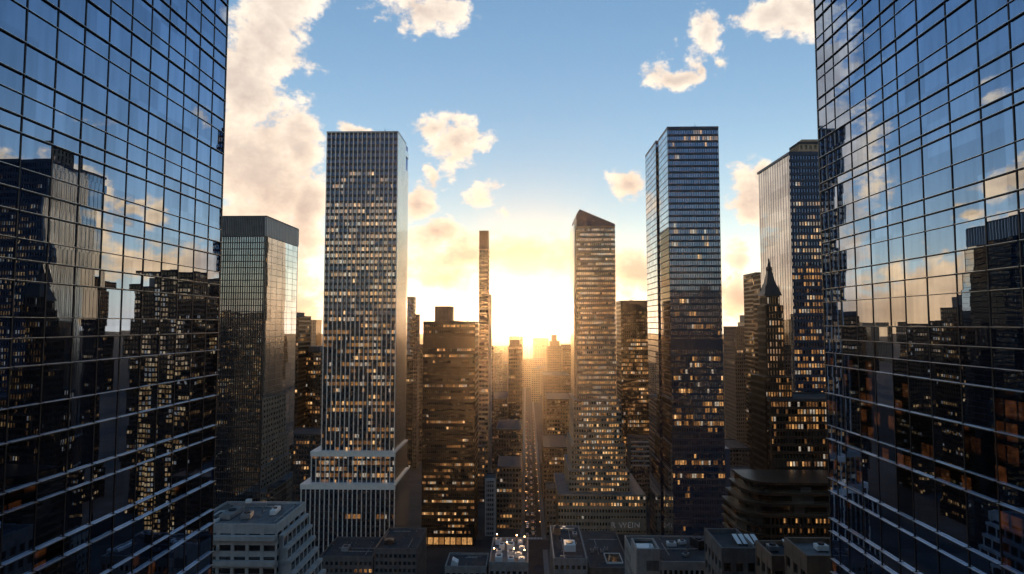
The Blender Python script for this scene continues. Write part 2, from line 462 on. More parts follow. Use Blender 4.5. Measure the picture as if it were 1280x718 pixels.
# tall tower with white vertical fins
D = 400
zt, z1, z2 = AZ(165, D), AZ(567, D), AZ(606, D)
xl, xr = AX(404, D), AX(495, D)
A = (xl, xr, D, D + 37, z1, zt)
B = (AX(394, D), xr + 1.0, D - 3, D + 38.5, z2, z1)
Cc = (AX(385, D), xr + 2, D - 7, D + 40, 0, z2)
tw = Tower('finned_tower', 'tallest tower left of the sun, dark glass behind white vertical fins, stepped foot', 'skyscraper', [A], seed=5, max_parts=100)
for tr in (A, B, Cc): tw.block(tr, 0.6)
def l2rows(z, r):
    if z > .88: return 0.0
    if z > .78: return .3 if r.random() < .5 else 0.05
    if z > .34: return r.choice((1, .95, .7, .9, .4))  # window glow here also stands for gold sheen reflected in the glass
    return r.choice((.7, .25, .5, 0.1, .8))
tw.facade('F', A, 1.45, 4.25, sp=0.42, pier=0.12, proud=0.3, lights=.5, rows=l2rows, inset=.6, runs=.6, bright=(.46, .32, .17, .05))
tw.facade('F', B, 1.66, 4.25, sp=0.34, pier=0.0, proud=0.3, rows=lambda z, r: r.choice((.5, .2, .8)), inset=.6, bright=(.5, .35, .15, 0))
tw.facade('F', Cc, 1.66, 4.25, sp=0.34, pier=0.0, proud=0.3, rows=lambda z, r: .35 if z > .55 and r.random() < .5 else 0.01, inset=.6, bright=(.6, .35, .05, 0))
tw.finish(M['glass_navy'], M['metal_dark'], M['roof_grey'])
def fins(tr, n, d=.9, w=.46):
    for k in range(n + 1):
        x = tr[0] + .3 + (tr[1] - tr[0] - .6) * k / n
        mb = MB().box(x - w / 2, x + w / 2, tr[2] - d + .6, tr[2] + .62, tr[4] + .02, tr[5] + .3)
        part(mb, 'fin', M['fin_white'], tw.root)
fins(A, 16); fins(B, 18, .9); fins(Cc, 20, .9)
side = MB()
for tr, nt in ((A, 1), (B, 0), (Cc, 0)):
    if nt:
        side.box(tr[1] - .58, tr[1] - .02, tr[2] + .65, tr[3] - 10, tr[4], tr[5] + .3)
        side.box(tr[1] - .58, tr[1] - .02, tr[3] - 10, tr[3], tr[4], tr[5] - 18)
        side.box(tr[1] - .58, tr[1] - .02, tr[3] - 10, tr[3], tr[5] - 8, tr[5] - 4)
        for k in range(1, 9):
            y = tr[2] + 4 * k; side.box(tr[1] - .3, tr[1] + .18, y - .18, y + .18, tr[4] + .05, tr[5] - 18.2 if y > tr[3] - 10 else tr[5] + .2)
    else: side.box(tr[1] - .58, tr[1] - .02, tr[2] + .65, tr[3], tr[4], tr[5] + .3)
part(side, 'side_panel', M['panel_pale'], tw.root)
cp = MB()
for tr in (B, Cc):
    cp.box(tr[0] - .35, tr[1] + .3, tr[2] - .5, tr[3], tr[5] + .31, tr[5] + 1.3)
    cp.box(tr[0] - .3, tr[1] + .25, tr[2] - .42, tr[2] + .3, tr[5] - 1.9, tr[5] + .305)
part(cp, 'cornice', M['fin_white'], tw.root)
cp = MB(); cp.box(A[0] - .1, A[1] + .1, A[2] - .4, A[3] - 10, A[5] + .31, A[5] + 1.2)
part(cp, 'parapet', M['metal_grey'], tw.root)

# brown office block with flat roof and penthouse, left of the sun
D = 420
T = (AX(529, D), AX(594, D), D, D + 30, 0, AZ(404, D))
tw = Tower('office_block', 'dark bronze office block with glowing window rows and boxy penthouse left of the slim tower', 'office block', [T], seed=21, max_parts=100)
tw.block(T, parapet=1.2)
def brow(z, r):
    if z > .93: return .5
    return r.choice((.75, .2, .3, .5, .12, .9, .3))
tw.facade('F', T, 1.4, 4.1, sp=.58, pier=.18, proud=.3, rows=brow, runs=.72, mech=(.9,), zbase=7, bright=(.45, .3, .18, .07))
tw.facade('L', T, 3, 4.1, sp=.42, pier=.12, lights=.1)
tw.facade('R', T, 3, 4.1, sp=.42, pier=.12, lights=.1)
tw.finish(M['glass_bronze'], M['metal_bronze'])
pz = MB(); x0, x1 = AX(542, D), AX(563, D)
pz.box(x0, x1, D + 6, D + 20, T[5] + .06, AZ(383, D + 6))
for k in range(9): pz.box(x0 + (x1 - x0) * k / 8 - .1, x0 + (x1 - x0) * k / 8 + .1, D + 5.7, D + 6.02, T[5] + .1, AZ(383, D + 6) + .02)
part(pz, 'penthouse', M['stone_brown'], tw.root)
sf = MB(); 
for k in range(9):
    a = T[0] + .8 + (T[1] - T[0] - 1.6) * k / 9
    o = MB().poly([(a, D - .06, 1), (a + 3.1, D - .06, 1), (a + 3.1, D - .06, 5.6), (a, D - .06, 5.6)])
    part(o, 'shopfront', M['lit2' if k % 3 else 'lit1'], tw.root)

# the slim pencil tower
D = 600
T = (AX(598.5, D), AX(610.5, D), D, D + 13, 0, AZ(289, D))
tw = Tower('pencil_tower', 'very slim banded pencil tower standing alone against the sunset', 'skyscraper', [T], seed=31, max_parts=100)
tw.block(T)
tc = (T[0], T[1], T[2], T[3], 0, T[5] - 18)
tw.facade('F', tc, 3.2, 4.6, sp=.45, pier=.06, proud=.4, lights=.05, bright=(.4, .4, .2, 0))
tw.facade('R', tc, 3.2, 4.6, sp=.45, pier=.06, proud=.4, lights=.02)
tw.facade('L', tc, 3.2, 4.6, sp=.45, pier=.06, proud=.4, lights=.02)
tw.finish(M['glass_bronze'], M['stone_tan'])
mb = MB(); mb.box(T[0] + .1, T[1] - .1, D + .1, D + 12.9, T[5] - 17.6, T[5] + .6)
for k in range(5): mb.box(T[0] + (T[1] - T[0]) * (k + .1) / 5, T[0] + (T[1] - T[0]) * (k + .45) / 5, D - .15, D + .12, T[5] - 17.5, T[5] + .4)
part(mb, 'crown', M['metal_dark'], tw.root)
mb = MB().box(T[1] + .05, AX(614, D), D + 3, D + 12, 0, AZ(368, D)); part(mb, 'stair_shaft', M['concrete'], tw.root)

# tower with the slanted roof right of the sun
D = 460
zc = AZ(283, D)
xl, xr = AX(721, D), AX(770, D)
T1 = (xl, xr, D, D + 46, AZ(500, D), zc)
T2 = (AX(716, D), AX(775, D), D - 2.5, D + 47, AZ(555, D), AZ(500, D))
T3 = (AX(713, D), AX(779, D), D - 5, D + 48, AZ(585, D), AZ(555, D))
T4 = (AX(709, D), AX(783, D), D - 8, D + 49, AZ(618, D), AZ(585, D))
T5 = (AX(696, D - 12), AX(804, D - 12), D - 14, D + 50, 0, AZ(618, D - 14))
tw = Tower('slant_roof_tower', 'stepped stone tower with a wedge shaped slanted roof right of the sun', 'skyscraper', [T1], seed=41, max_parts=100)
for tr in (T1, T2, T3, T4, T5): tw.block(tr)
def r1(z, r): return r.choice((.95, .8, .9, .6, .85))
tw.facade('F', T1, 1.5, 3.7, sp=.52, pier=.34, rows=r1, runs=.4, ztop=1, bright=(.28, .38, .28, .06))
tw.facade('L', T1, 5, 3.7, sp=.30, pier=.5, lights=.04)
tw.facade('F', T2, 1.9, 3.9, sp=.48, pier=.34, rows=lambda z, r: .75, bright=(.3, .35, .3, .05), uzone=lambda u, z: .12 < u < .95)
tw.facade('L', T2, 5, 3.9, sp=.48, pier=.4, lights=.05)
tw.facade('F', T3, 1.9, 3.9, sp=.48, pier=.34, rows=lambda z, r: .8, bright=(.2, .3, .4, .1), uzone=lambda u, z: .12 < u < .95)
tw.facade('L', T3, 5, 3.9, sp=.48, pier=.4, lights=.05)
tw.facade('F', T4, 1.9, 3.9, sp=.48, pier=.34, rows=lambda z, r: .8, bright=(.2, .3, .35, .15), uzone=lambda u, z: .15 < u < .96)
tw.facade('L', T4, 5, 3.9, sp=.48, pier=.4, lights=.05)
tw.facade('F', T5, 2.1, 4.4, sp=.5, pier=.36, rows=lambda z, r: .85 if .66 < z < .8 else (.25 if z > .6 else .02), bright=(.3, .3, .3, .1), runs=.8)
tw.facade('R', T5, 3, 4.4, sp=.5, pier=.4, lights=.05)
tw.facade('L', T5, 3, 4.4, sp=.5, pier=.4, lights=.05)
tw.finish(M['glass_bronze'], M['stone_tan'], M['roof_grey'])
za = AZ(262, D); xa = AX(725.5, D)
mb = MB(); b = [(xl, D + .02), (xr, D + .02), (xr, D + 45), (xl, D + 45)]
v = [(xl, D, zc), (xr, D, zc), (xr, D + 46, zc), (xl, D + 46, zc), (xl + .2, D, za - 4), (xa, D, za), (xr, D, zc + 1.5), (xl + .2, D + 46, za - 4), (xa, D + 46, za), (xr, D + 46, zc + 1.5)]
mb.v = v; mb.f = [(0, 1, 6, 5, 4), (3, 7, 8, 9, 2), (1, 2, 9, 6), (0, 4, 7, 3), (4, 5, 8, 7), (5, 6, 9, 8), (0, 3, 2, 1)]; mb.mi = [0] * 7
part(mb, 'wedge_roof', M['metal_blue'], tw.root)
mb = MB().box(xl - 1.6, xl - .02, D + 8, D + 43, T1[4] + 1, AZ(279, D)); part(mb, 'side_shaft', M['panel_pale'], tw.root)
# letters on the foot of that tower
fc = bpy.data.curves.new('sign_letters', 'FONT'); fc.body = 'R WEIN'; fc.size = 5.6; fc.extrude = .2; fc.align_x = 'CENTER'; fc.space_character = 1.1
so = bpy.data.objects.new('sign_letters', fc); COL.objects.link(so); so.parent = tw.root
xx, zz = at(782, 660, D - 15.2)
so.rotation_euler = (R(90), 0, 0); so.location = Vector((xx, D - 15.2, zz)) - Vector(tw.root.location)
fc.materials.append(M['sign_white'])
bpy.context.view_layer.update()
lm = bpy.data.meshes.new_from_object(so.evaluated_get(bpy.context.evaluated_depsgraph_get()))
lo = bpy.data.objects.new('sign_letters', lm); COL.objects.link(lo); lo.parent = tw.root
lo.rotation_euler = so.rotation_euler; lo.location = so.location
bpy.data.objects.remove(so); lo.name = 'sign_letters'
mb = MB(); xx0, xx1 = AX(760, D - 15), AX(803.5, D - 15); mb.box(xx0, xx1, D - 15.0, D - 14.3, zz - 2, zz + 6.5)
part(mb, 'sign_band', M['stone_tan'], tw.root)

# dark bronze slab behind it
D = 550
T = (AX(776, D), AX(812, D), D, D + 28, 0, AZ(377, D))
tw = Tower('office_slab', 'flat topped dark brown office slab just right of the slanted roof tower', 'office block', [T], seed=51, max_parts=100)
tw.block(T, parapet=.8)
tw.facade('F', T, 1.7, 3.6, sp=.42, pier=.25, rows=lambda z, r: 0 if z > .86 else r.choice((.7, .5, .15, .85)), ztop=8, bright=(.4, .35, .2, .05))
tw.facade('L', T, 2.5, 3.6, sp=.42, pier=.25, lights=.08)
tw.finish(M['glass_bronze'], M['metal_bronze'])

# tall dark blue tower of two slabs, right
D = 380
zt = AZ(163, D)
A = (AX(838, D), AX(903, D), D, D + 26, 0, zt)
Bk = (A[0] + 2.2, A[1] - 6, D + 26, D + 32, 0, zt - 8)
C2 = (A[0] - .6, A[1] - 10, D + 32, D + 68, 0, AZ(180, D + 32))
tw = Tower('twin_slab_tower', 'tall blue black tower of two joined slabs with a deep groove, right of the sun', 'skyscraper', [A], seed=61, max_parts=100)
for tr in (A, Bk, C2): tw.block(tr)
def r3(z, r):
    if z > .93: return .5 if r.random() < .6 else .1
    if z > .78: return .02
    if z > .72: return .25
    if z > .52: return .06
    if z > .3: return r.choice((.6, .25, .7, .1, .35))
    if z > .2: return r.choice((.5, .05, .02))
    return .03
tw.facade('F', A, 1.45, 3.95, sp=.34, pier=.14, rows=r3, runs=.6, mech=(.50,), bright=(.5, .3, .17, .03))
tw.facade('L', A, 3.4, 3.95, sp=.16, pier=.03, proud=.39, pproud=.40, lights=0)
tw.facade('L', C2, 3.4, 3.95, sp=.16, pier=.03, proud=.39, pproud=.40, lights=0)
tw.facade('F', C2, 1.7, 3.95, sp=.4, pier=.10, lights=.03)
tw.facade('R', A, 1.7, 3.95, sp=.4, pier=.10, lights=.03)
tw.finish(M['glass_steel'], M['metal_navy'])
for tr in (A, C2): part(MB().box(tr[0] - .025, tr[0] + .345, tr[2] + .36, tr[3] - .36, .1, tr[5] - .05), 'flank_glazing', M['glass_mirror'], tw.root)
mb = MB()
for tr in (A, C2):
    mb.box(tr[0] - .1, tr[1] + .1, tr[2] - .1, tr[2] + .5, tr[5] + .06, tr[5] + 1.6); mb.box(tr[0] - .1, tr[0] + .5, tr[2] + .5, tr[3], tr[5] + .06, tr[5] + 1.6)
    mb.box(tr[1] - .5, tr[1] + .1, tr[2] + .5, tr[3], tr[5] + .06, tr[5] + 1.6)
part(mb, 'parapet', M['metal_blue'], tw.root)
mb = MB()  # flared lower facade on the right flank
mb.prism([(A[1] + .02, D + .1), (A[1] + 3.0, D + .1), (A[1] + 3.0, D + 25.8), (A[1] + .02, D + 25.8)], 0, AZ(560, D))
part(mb, 'stair_shaft', M['metal_blue'], tw.root)

# brown stepped block with the white-capped crown
D = 620
T = (AX(918, D), AX(956, D), D, D + 35, 0, AZ(409, D))
tw = Tower('stepped_block', 'brown stepped block with a dark collar and pale cap, left of the spire', 'office block', [T], seed=71, max_parts=100)
tw.block(T, parapet=.6)
tw.facade('F', T, 2.0, 3.8, sp=.4, pier=.42, lights=.05, bright=(.5, .3, .2, 0))
tw.facade('L', T, 2.6, 3.8, sp=.4, pier=.42, lights=.12, zone=lambda z: 1.0 if z > .7 else .2)
tw.finish(M['glass_bronze'], M['stone_brown'])
mb = MB().box(AX(934, D), AX(954, D), D + 4, D + 28, T[5] + .06, AZ(403, D)); part(mb, 'collar', M['metal_dark'], tw.root)
mb = MB(); x0, x1 = AX(936, D), AX(953, D); z0_, z1_ = AZ(403, D) + .01, AZ(394, D)
mb.box(x0, x1, D + 5, D + 26, z0_, z1_)
for k in range(6): mb.box(x0 + (x1 - x0) * k / 5 - .3, x0 + (x1 - x0) * k / 5 + .3, D + 4.6, D + 5.02, z0_ + .05, z1_ + .3)
part(mb, 'cap', M['stone_tan'], tw.root)
D = 700
T = (AX(903, D), AX(926, D), D, D + 20, 0, AZ(430, D))
tw = Tower('apartment_tower', 'sunlit tan apartment tower peeking out behind the brown stepped block', 'apartment block', [T], seed=72, max_parts=10)
tw.block(T, parapet=.6); tw.facade('F', T, 4, 3.4, sp=.4, pier=.45, lights=.02); tw.facade('L', T, 4, 3.4, sp=.4, pier=.45, lights=.02)
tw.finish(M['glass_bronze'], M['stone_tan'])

# art deco spire
D = 172
xc = AX(968, D)
T = (AX(957.5, D), AX(979.5, D), D, D + 6, AZ(470, D), AZ(382, D))
Tb = (T[0] - 1.2, T[1] + 1.2, D - 1.5, D + 9, 0, AZ(470, D))
Tc = (T[0] + .6, T[1] - .6, D + .6, D + 5.4, AZ(382, D), AZ(370, D))
tw = Tower('spire_tower', 'dark narrow tower with a tapering pointed spire in front of the mirror glass slab', 'skyscraper', [T], seed=81, max_parts=100)
for tr in (T, Tb, Tc): tw.block(tr, .25)
for tr in (Tb, T, Tc):
    tw.facade('F', tr, 0.75, 1.9, sp=.35, pier=.34, rows=lambda z, r: r.choice((.6, .4, .8)), runs=.4, bright=(.5, .35, .14, .01), inset=.25)
    tw.facade('L', tr, 0.9, 1.9, sp=.35, pier=.34, lights=.15, inset=.25, bright=(.5, .4, .1, 0))
tw.finish(M['glass_bronze'], M['metal_bronze'])
mb = MB(); cx, cy = (T[0] + T[1]) / 2, D + 3
zA, zB, zC, zD = AZ(370, D), AZ(352, D), AZ(338, D), AZ(323, D)
mb.frustum(cx, cy, zA + .06, zB, 3.5, 1.6); mb.frustum(cx, cy, zB + .003, zC, 1.6, .75); mb.frustum(cx, cy, zC + .003, zC + 1.0, .9, .8, 8); mb.frustum(cx, cy, zC + 1.003, zD, .55, .12, 8)
for sx in (-1, 1):
    for sy in (-1, 1): mb.frustum(cx + sx * 1.9, cy + sy * 1.9, zA + .06, zA + 3.2, .42, .05)
part(mb, 'spire', M['metal_bronze'], tw.root)

# mirror glass slab on the right
D = 190
T = (AX(992, D), AX(992, D) + 24, D, D + 26.5, 0, AZ(195, D))
tw = Tower('mirror_slab', 'mirror glass slab reflecting clouds on its left flank, front speckled with gold windows', 'skyscraper', [T], seed=91, max_parts=100)
tw.block(T)
def r5(z, r): return 0.03 if z > .93 else (r.choice((.9, .5, .95, .3)) if z > .72 else r.choice((.7, .9, .5, .3, .8)))
tw.facade('F', T, 0.85, 2.1, sp=.42, pier=.22, rows=r5, runs=.45, bright=(.42, .36, .2, .02))
tw.finish(M['glass_mirror'], M['metal_blue'])
mb = MB()
for k in range(0, 42):
    y = T[2] + 26.5 * k / 41; 
    if k % 3 == 0: mb.box(T[0] + .30, T[0] + .38, y - .05, y + .05, .1, T[5])
mb.box(T[0], T[1], T[2], T[2] + .4, T[5] + .06, T[5] + .8); mb.box(T[0], T[0] + .4, T[2] + .4, T[3], T[5] + .06, T[5] + .8)
part(mb, 'mullion_grid', M['metal_blue'], tw.root)
mb = MB(); mb.box(T[0] + .37, T[1] - .37, T[2] + .32, T[2] + .36, .1, T[5] - .05); part(mb, 'front_glazing', M['glass_navy'], tw.root)

D = 220
T = (AX(1005, D), AX(1005, D) + 10, D, D + 8, 0, AZ(183, D))
tw = Tower('stone_tower', 'stone crown of a tower peeking over the mirror glass slab', 'skyscraper', [T], seed=92, max_parts=100)
tw.block(T, parapet=1); tw.facade('F', T, 1.6, 2.2, sp=.3, pier=.42, rows=lambda z, r: .5 if z > .9 else .02, bright=(.6, .4, 0, 0)); tw.facade('L', T, 1.6, 2.2, sp=.3, pier=.42, lights=.02)
tw.finish(M['glass_bronze'], M['stone_tan'])
mb = MB().box(T[0] + 2, T[1] - 2, T[2] + 2, T[3] - 2, T[5] + .06, T[5] + 2.4); part(mb, 'upper_crown', M['stone_tan'], tw.root)

# lit mass below the spire and the rounded terraced podium, right
D = 168
T = (AX(960, D), AX(960, D) + 34, D, D + 16, 0, AZ(500, D))
tw = Tower('lit_block', 'wide block under the mirror slab crowded with amber windows', 'office block', [T], seed=95, max_parts=100)
tw.block(T, parapet=.6)
tw.facade('F', T, 0.8, 2.0, sp=.36, pier=.2, rows=lambda z, r: r.choice((.75, .5, .2, .6)), runs=.5, bright=(.42, .35, .2, .03))
tw.facade('L', T, 0.95, 2.0, sp=.36, pier=.2, rows=lambda z, r: .5, bright=(.45, .4, .15, 0))
tw.finish(M['glass_bronze'], M['metal_bronze'])
# podium: rounded corner
D = 150
px0, px1 = AX(924, D), AX(924, D) + 44
zt = AZ(606, D)
root = thing('rounded_podium', 'low terraced block with a rounded corner at the foot of the amber lit block', 'office block', (px0 + 20, D + 10, 0))
def rounded(x0, x1, y0, y1, rr, n=10):
    pts = [(x0 + rr - rr * math.sin(a), y0 + rr - rr * math.cos(a)) for a in [math.pi / 2 * k / n for k in range(n, -1, -1)]]
    return [(x0, y1)] + pts + [(x1, y0), (x1, y1)]
core = MB(); slabs = MB(); wins = []
step = [0, 0, 0, 0, 0, 0, 0, 0, 0, 0, 0, .0, .0, .0, 0, 0, 0, 0]
fh = 2.3; nf = int(zt / fh); fh = zt / nf
for k in range(nf):
    off = 0 if k < nf - 3 else (k - nf + 4) * 1.0
    core.prism(rounded(px0 + off + .5, px1, D + off + .5, D + 16.5, 6), k * fh + (.0 if k == 0 else .001), (k + 1) * fh - .001)
    slabs.prism(rounded(px0 + off, px1 + .3, D + off, D + 16.7, 6.4), (k + 1) * fh - .55, (k + 1) * fh + .05)
part(core, 'glazing', M['glass_bronze'], root)
part(slabs, 'floor_band', M['metal_bronze'], root)
wr = random.Random(8); wl = []
for k in range(int(nf * .3), nf - 3):
    x = px0 + 6.6
    while x < px1 - 3:
        if wr.random() < .42: wl.append((x, k, wr.choice(('lit0', 'lit1', 'lit0', 'lit2'))))
        x += .95
wl = [w for w in wl if w[0] < px0 + 26]; wl.sort(key=lambda w: -w[1])
for x, k, mm in wl[:100]:
    mb = MB().poly([(x, D + .44, k * fh + .5), (x + .62, D + .44, k * fh + .5), (x + .62, D + .44, k * fh + 1.5), (x, D + .44, k * fh + 1.5)])
    part(mb, 'window', M[mm], root)
pl = MB()
for k in range(38):
    x = px0 + 6.5 + k * .95; pl.box(x - .15, x + .15, D - .02, D + .5, .1, zt - 3 * fh - .2)
part(pl, 'pilasters', M['metal_bronze'], root)

# ------------------------------------------------------------------ background and infill
def simple(name, label, cat, t, bay, fh, core, frame, lights=.1, seed=1, parts=100, sp=.4, pier=.3, faces='FLR', rows=None, group=None, bright=(.45, .33, .18, .04), parapet=.8, extra=None, runs=.6, ztop=0):
    tw = Tower(name, label, cat, [t], seed=seed, max_parts=parts, group=group)
    tw.block(t, parapet=parapet)
    for f in faces: tw.facade(f, t, bay, fh, sp=sp, pier=pier, lights=lights if f == 'F' else lights * .3, rows=rows if f == 'F' else None, bright=bright, runs=runs, ztop=ztop)
    tw.finish(core, frame)
    if extra: extra(tw, t)
    return tw
def penthouse(tw, t, f0=.2, f1=.8, h=5, mat='concrete_dark'):
    w = t[1] - t[0]; d = t[3] - t[2]
    part(MB().box(t[0] + w * f0, t[0] + w * f1, t[2] + d * .2, t[2] + d * .8, t[5] + .06, t[5] + h), 'penthouse', M[mat], tw.root)

D = 540
simple('office_block', 'dark brown block with rows of amber windows in the gap left of the finned tower', 'office block', tier(364, 402, 441, D, 30), 2.2, 3.9, M['glass_bronze'], M['metal_bronze'],
       seed=101, parts=100, rows=lambda z, r: r.choice((.6, .3, .1)) if z > .5 else .05, extra=lambda tw, t: penthouse(tw, t, .2, .9, 5))
D = 480
simple('office_block', 'lower black block with a few lit floors beside the foot of the finned tower', 'office block', tier(356, 400, 545, D, 30), 2.2, 3.9, M['glass_grey'], M['metal_dark'],
       seed=102, parts=100, rows=lambda z, r: r.choice((.6, .2, .7)) if z > .3 else .02)
D = 640
def lattice(tw, t):
    mb = MB(); n = 9
    for k in range(n):
        z0_ = t[5] - 60 + k * 6.6
        mb.box(t[0] - .15, t[1] + .15, t[2] - .2, t[2] + .1, z0_, z0_ + .5)
        mb.frustum((t[0] + t[1]) / 2, t[2] + .01, z0_ + .6, z0_ + 5.8, 2.8, .5, 4, 0)
    part(mb, 'lattice', M['metal_grey'], tw.root)
simple('lattice_tower', 'thin dark tower with a criss-cross front tucked behind the finned tower', 'skyscraper', tier(505, 517, 372, D, 12), 2.2, 3.9, M['glass_grey'], M['metal_bronze'], seed=103, parts=12, lights=.1, extra=lattice)
simple('narrow_block', 'narrow block one step shorter, right against the criss-cross tower', 'office block', tier(517.2, 522, 394, D - 4, 14), 2.2, 3.9, M['glass_bronze'], M['stone_brown'], seed=104, parts=6, lights=.06)
simple('narrow_block', 'narrow brown block behind the left edge of the bronze office block', 'office block', tier(521, 533, 432, D + 30, 14), 2.2, 3.9, M['glass_bronze'], M['stone_brown'], seed=105, parts=6, lights=.06)
D = 660
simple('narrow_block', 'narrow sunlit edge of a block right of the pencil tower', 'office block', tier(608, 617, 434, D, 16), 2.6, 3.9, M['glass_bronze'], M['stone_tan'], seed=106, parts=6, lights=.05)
D = 660
def dome(tw, t):
    w = t[1] - t[0]
    part(MB().box(t[0] + w * .12, t[1] - w * .2, t[2] + 3, t[3] - 3, t[5] + .06, t[5] + 7), 'penthouse', M['stone_brown'], tw.root)
simple('hazy_tower', 'square topped tower in golden haze just left of the avenue under the sun', 'skyscraper', tier(635.5, 653, 433, D, 26), 2.7, 3.9, M['glass_bronze'], M['stone_brown'], seed=107, parts=10, lights=.05, extra=dome)
D = 540
simple('street_block', 'dark block lining the left kerb of the glowing avenue', 'office block', tier(620, 652, 538, D, 60), 2.3, 3.7, M['glass_bronze'], M['stone_brown'], seed=108, parts=100, lights=.1)
D = 455
simple('street_block', 'brown corner block at the near end of the avenue, left of the traffic', 'office block', tier(621, 652, 585, D, 40), 2.3, 3.7, M['glass_bronze'], M['stone_brown'], seed=118, parts=100, lights=.12)
D = 440
def whiteframe(tw, t):
    mb = MB()
    for x in (t[0], t[1] - .8): mb.box(x, x + .8, t[2] - .5, t[2] - .02, 0, t[5] + .5)
    mb.box(t[0] + .8, t[1] - .8, t[2] - .5, t[2] - .02, t[5] - 1.5, t[5] + .5)
    part(mb, 'front_frame', M['concrete_light'], tw.root)
simple('narrow_block', 'small narrow block with a pale front frame next to the bronze office block', 'office block', tier(607, 619.5, 599, D, 14), 1.6, 3.4, M['glass_grey'], M['concrete'], seed=109, parts=100, lights=.05, extra=whiteframe)
simple('narrow_block', 'low sliver of a building with lit ledges in the gap right of the bronze block', 'office block', tier(597.5, 606, 560, 520, 14), 1.9, 3.4, M['glass_bronze'], M['concrete_dark'], seed=110, parts=100, lights=.25)
simple('street_block', 'tall shadowy block left of the avenue, second one back', 'office block', tier(612, 634, 500, 640, 70), 2.6, 3.8, M['glass_bronze'], M['stone_brown'], seed=111, parts=15, lights=.06)
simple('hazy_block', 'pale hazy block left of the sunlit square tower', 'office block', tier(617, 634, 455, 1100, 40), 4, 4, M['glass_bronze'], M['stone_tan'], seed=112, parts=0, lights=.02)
# right of the avenue
simple('street_block', 'dark block along the right kerb, behind the foot of the slanted roof tower', 'office block', tier(679, 716, 560, 530, 60), 2.4, 3.7, M['glass_bronze'], M['stone_brown'], seed=113, parts=100, lights=.08)
simple('street_block', 'brown block on the right of the avenue, third one back', 'office block', tier(683, 716, 500, 620, 60), 2.6, 3.8, M['glass_bronze'], M['stone_brown'], seed=114, parts=10, lights=.05)
simple('street_block', 'hazy brown block on the right of the avenue, in front of the sunlit stepped tower', 'office block', tier(679, 712, 470, 800, 60), 2.8, 3.9, M['glass_bronze'], M['stone_brown'], seed=115, parts=5, lights=.03)
simple('street_block', 'low dark block on the right kerb at the near end of the avenue', 'office block', tier(682, 694, 612, 440, 18), 2.2, 3.5, M['glass_bronze'], M['stone_brown'], seed=131, parts=15, lights=.08)
D = 1000
def stepcrown(tw, t):
    w = t[1] - t[0]
    mb = MB().box(t[0] + w * .15, t[1] - w * .3, t[2] + 3, t[3] - 3, t[5] + .06, t[5] + 10)
    mb.box(t[0] + w * .25, t[1] - w * .45, t[2] + 5, t[3] - 5, t[5] + 10.003, t[5] + 20)
    part(mb, 'crown', M['stone_brown'], tw.root)
simple('stepped_tower', 'stepped tower silhouetted in the glare right of the sun', 'skyscraper', tier(684, 706, 434, D, 30), 3, 3.9, M['glass_bronze'], M['stone_brown'], seed=116, parts=5, lights=.02, extra=stepcrown)
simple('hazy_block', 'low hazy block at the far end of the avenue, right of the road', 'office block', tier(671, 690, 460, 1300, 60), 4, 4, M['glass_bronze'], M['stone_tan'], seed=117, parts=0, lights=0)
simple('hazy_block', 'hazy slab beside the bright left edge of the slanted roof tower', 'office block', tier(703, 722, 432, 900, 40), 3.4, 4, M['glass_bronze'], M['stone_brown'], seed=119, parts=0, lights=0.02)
def balcony(tw, t):
    mb = MB()
    for k in range(6): mb.box(t[0] + .5, t[1] - .5, t[2] - 1.4, t[2] - .05, t[5] - 3 - k * 4, t[5] - 1.9 - k * 4)
    part(mb, 'balcony_rail', M['concrete_light'], tw.root)
simple('terrace_block', 'lower block with pale terraces between the slanted roof tower and the twin slabs', 'apartment block', tier(786, 830, 548, 528, 18), 2.4, 3.6, M['glass_grey'], M['concrete_dark'], seed=120, parts=100, lights=.06, extra=balcony)
simple('office_block', 'shadowed block filling the gap between the twin slabs and the brown stepped block', 'office block', tier(905, 935, 560, 520, 40), 2.4, 3.6, M['glass_grey'], M['concrete_dark'], seed=121, parts=100, lights=.06)
simple('office_block', 'thin amber lit block between the spire and the mirror slab, far behind', 'office block', tier(905, 962, 600, 400, 40), 2.2, 3.6, M['glass_bronze'], M['metal_bronze'], seed=122, parts=100, lights=.12)
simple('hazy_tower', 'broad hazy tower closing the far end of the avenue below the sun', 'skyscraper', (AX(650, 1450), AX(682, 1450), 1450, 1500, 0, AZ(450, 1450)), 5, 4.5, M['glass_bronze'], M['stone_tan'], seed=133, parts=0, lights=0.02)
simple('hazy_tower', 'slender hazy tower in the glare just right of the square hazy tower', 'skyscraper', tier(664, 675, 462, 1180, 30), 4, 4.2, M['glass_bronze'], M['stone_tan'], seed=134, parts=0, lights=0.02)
simple('hazy_tower', 'slim hazy tower between the pencil tower and the square hazy tower', 'skyscraper', tier(618, 628, 442, 1000, 30), 4, 4.2, M['glass_bronze'], M['stone_tan'], seed=135, parts=0, lights=0.02)
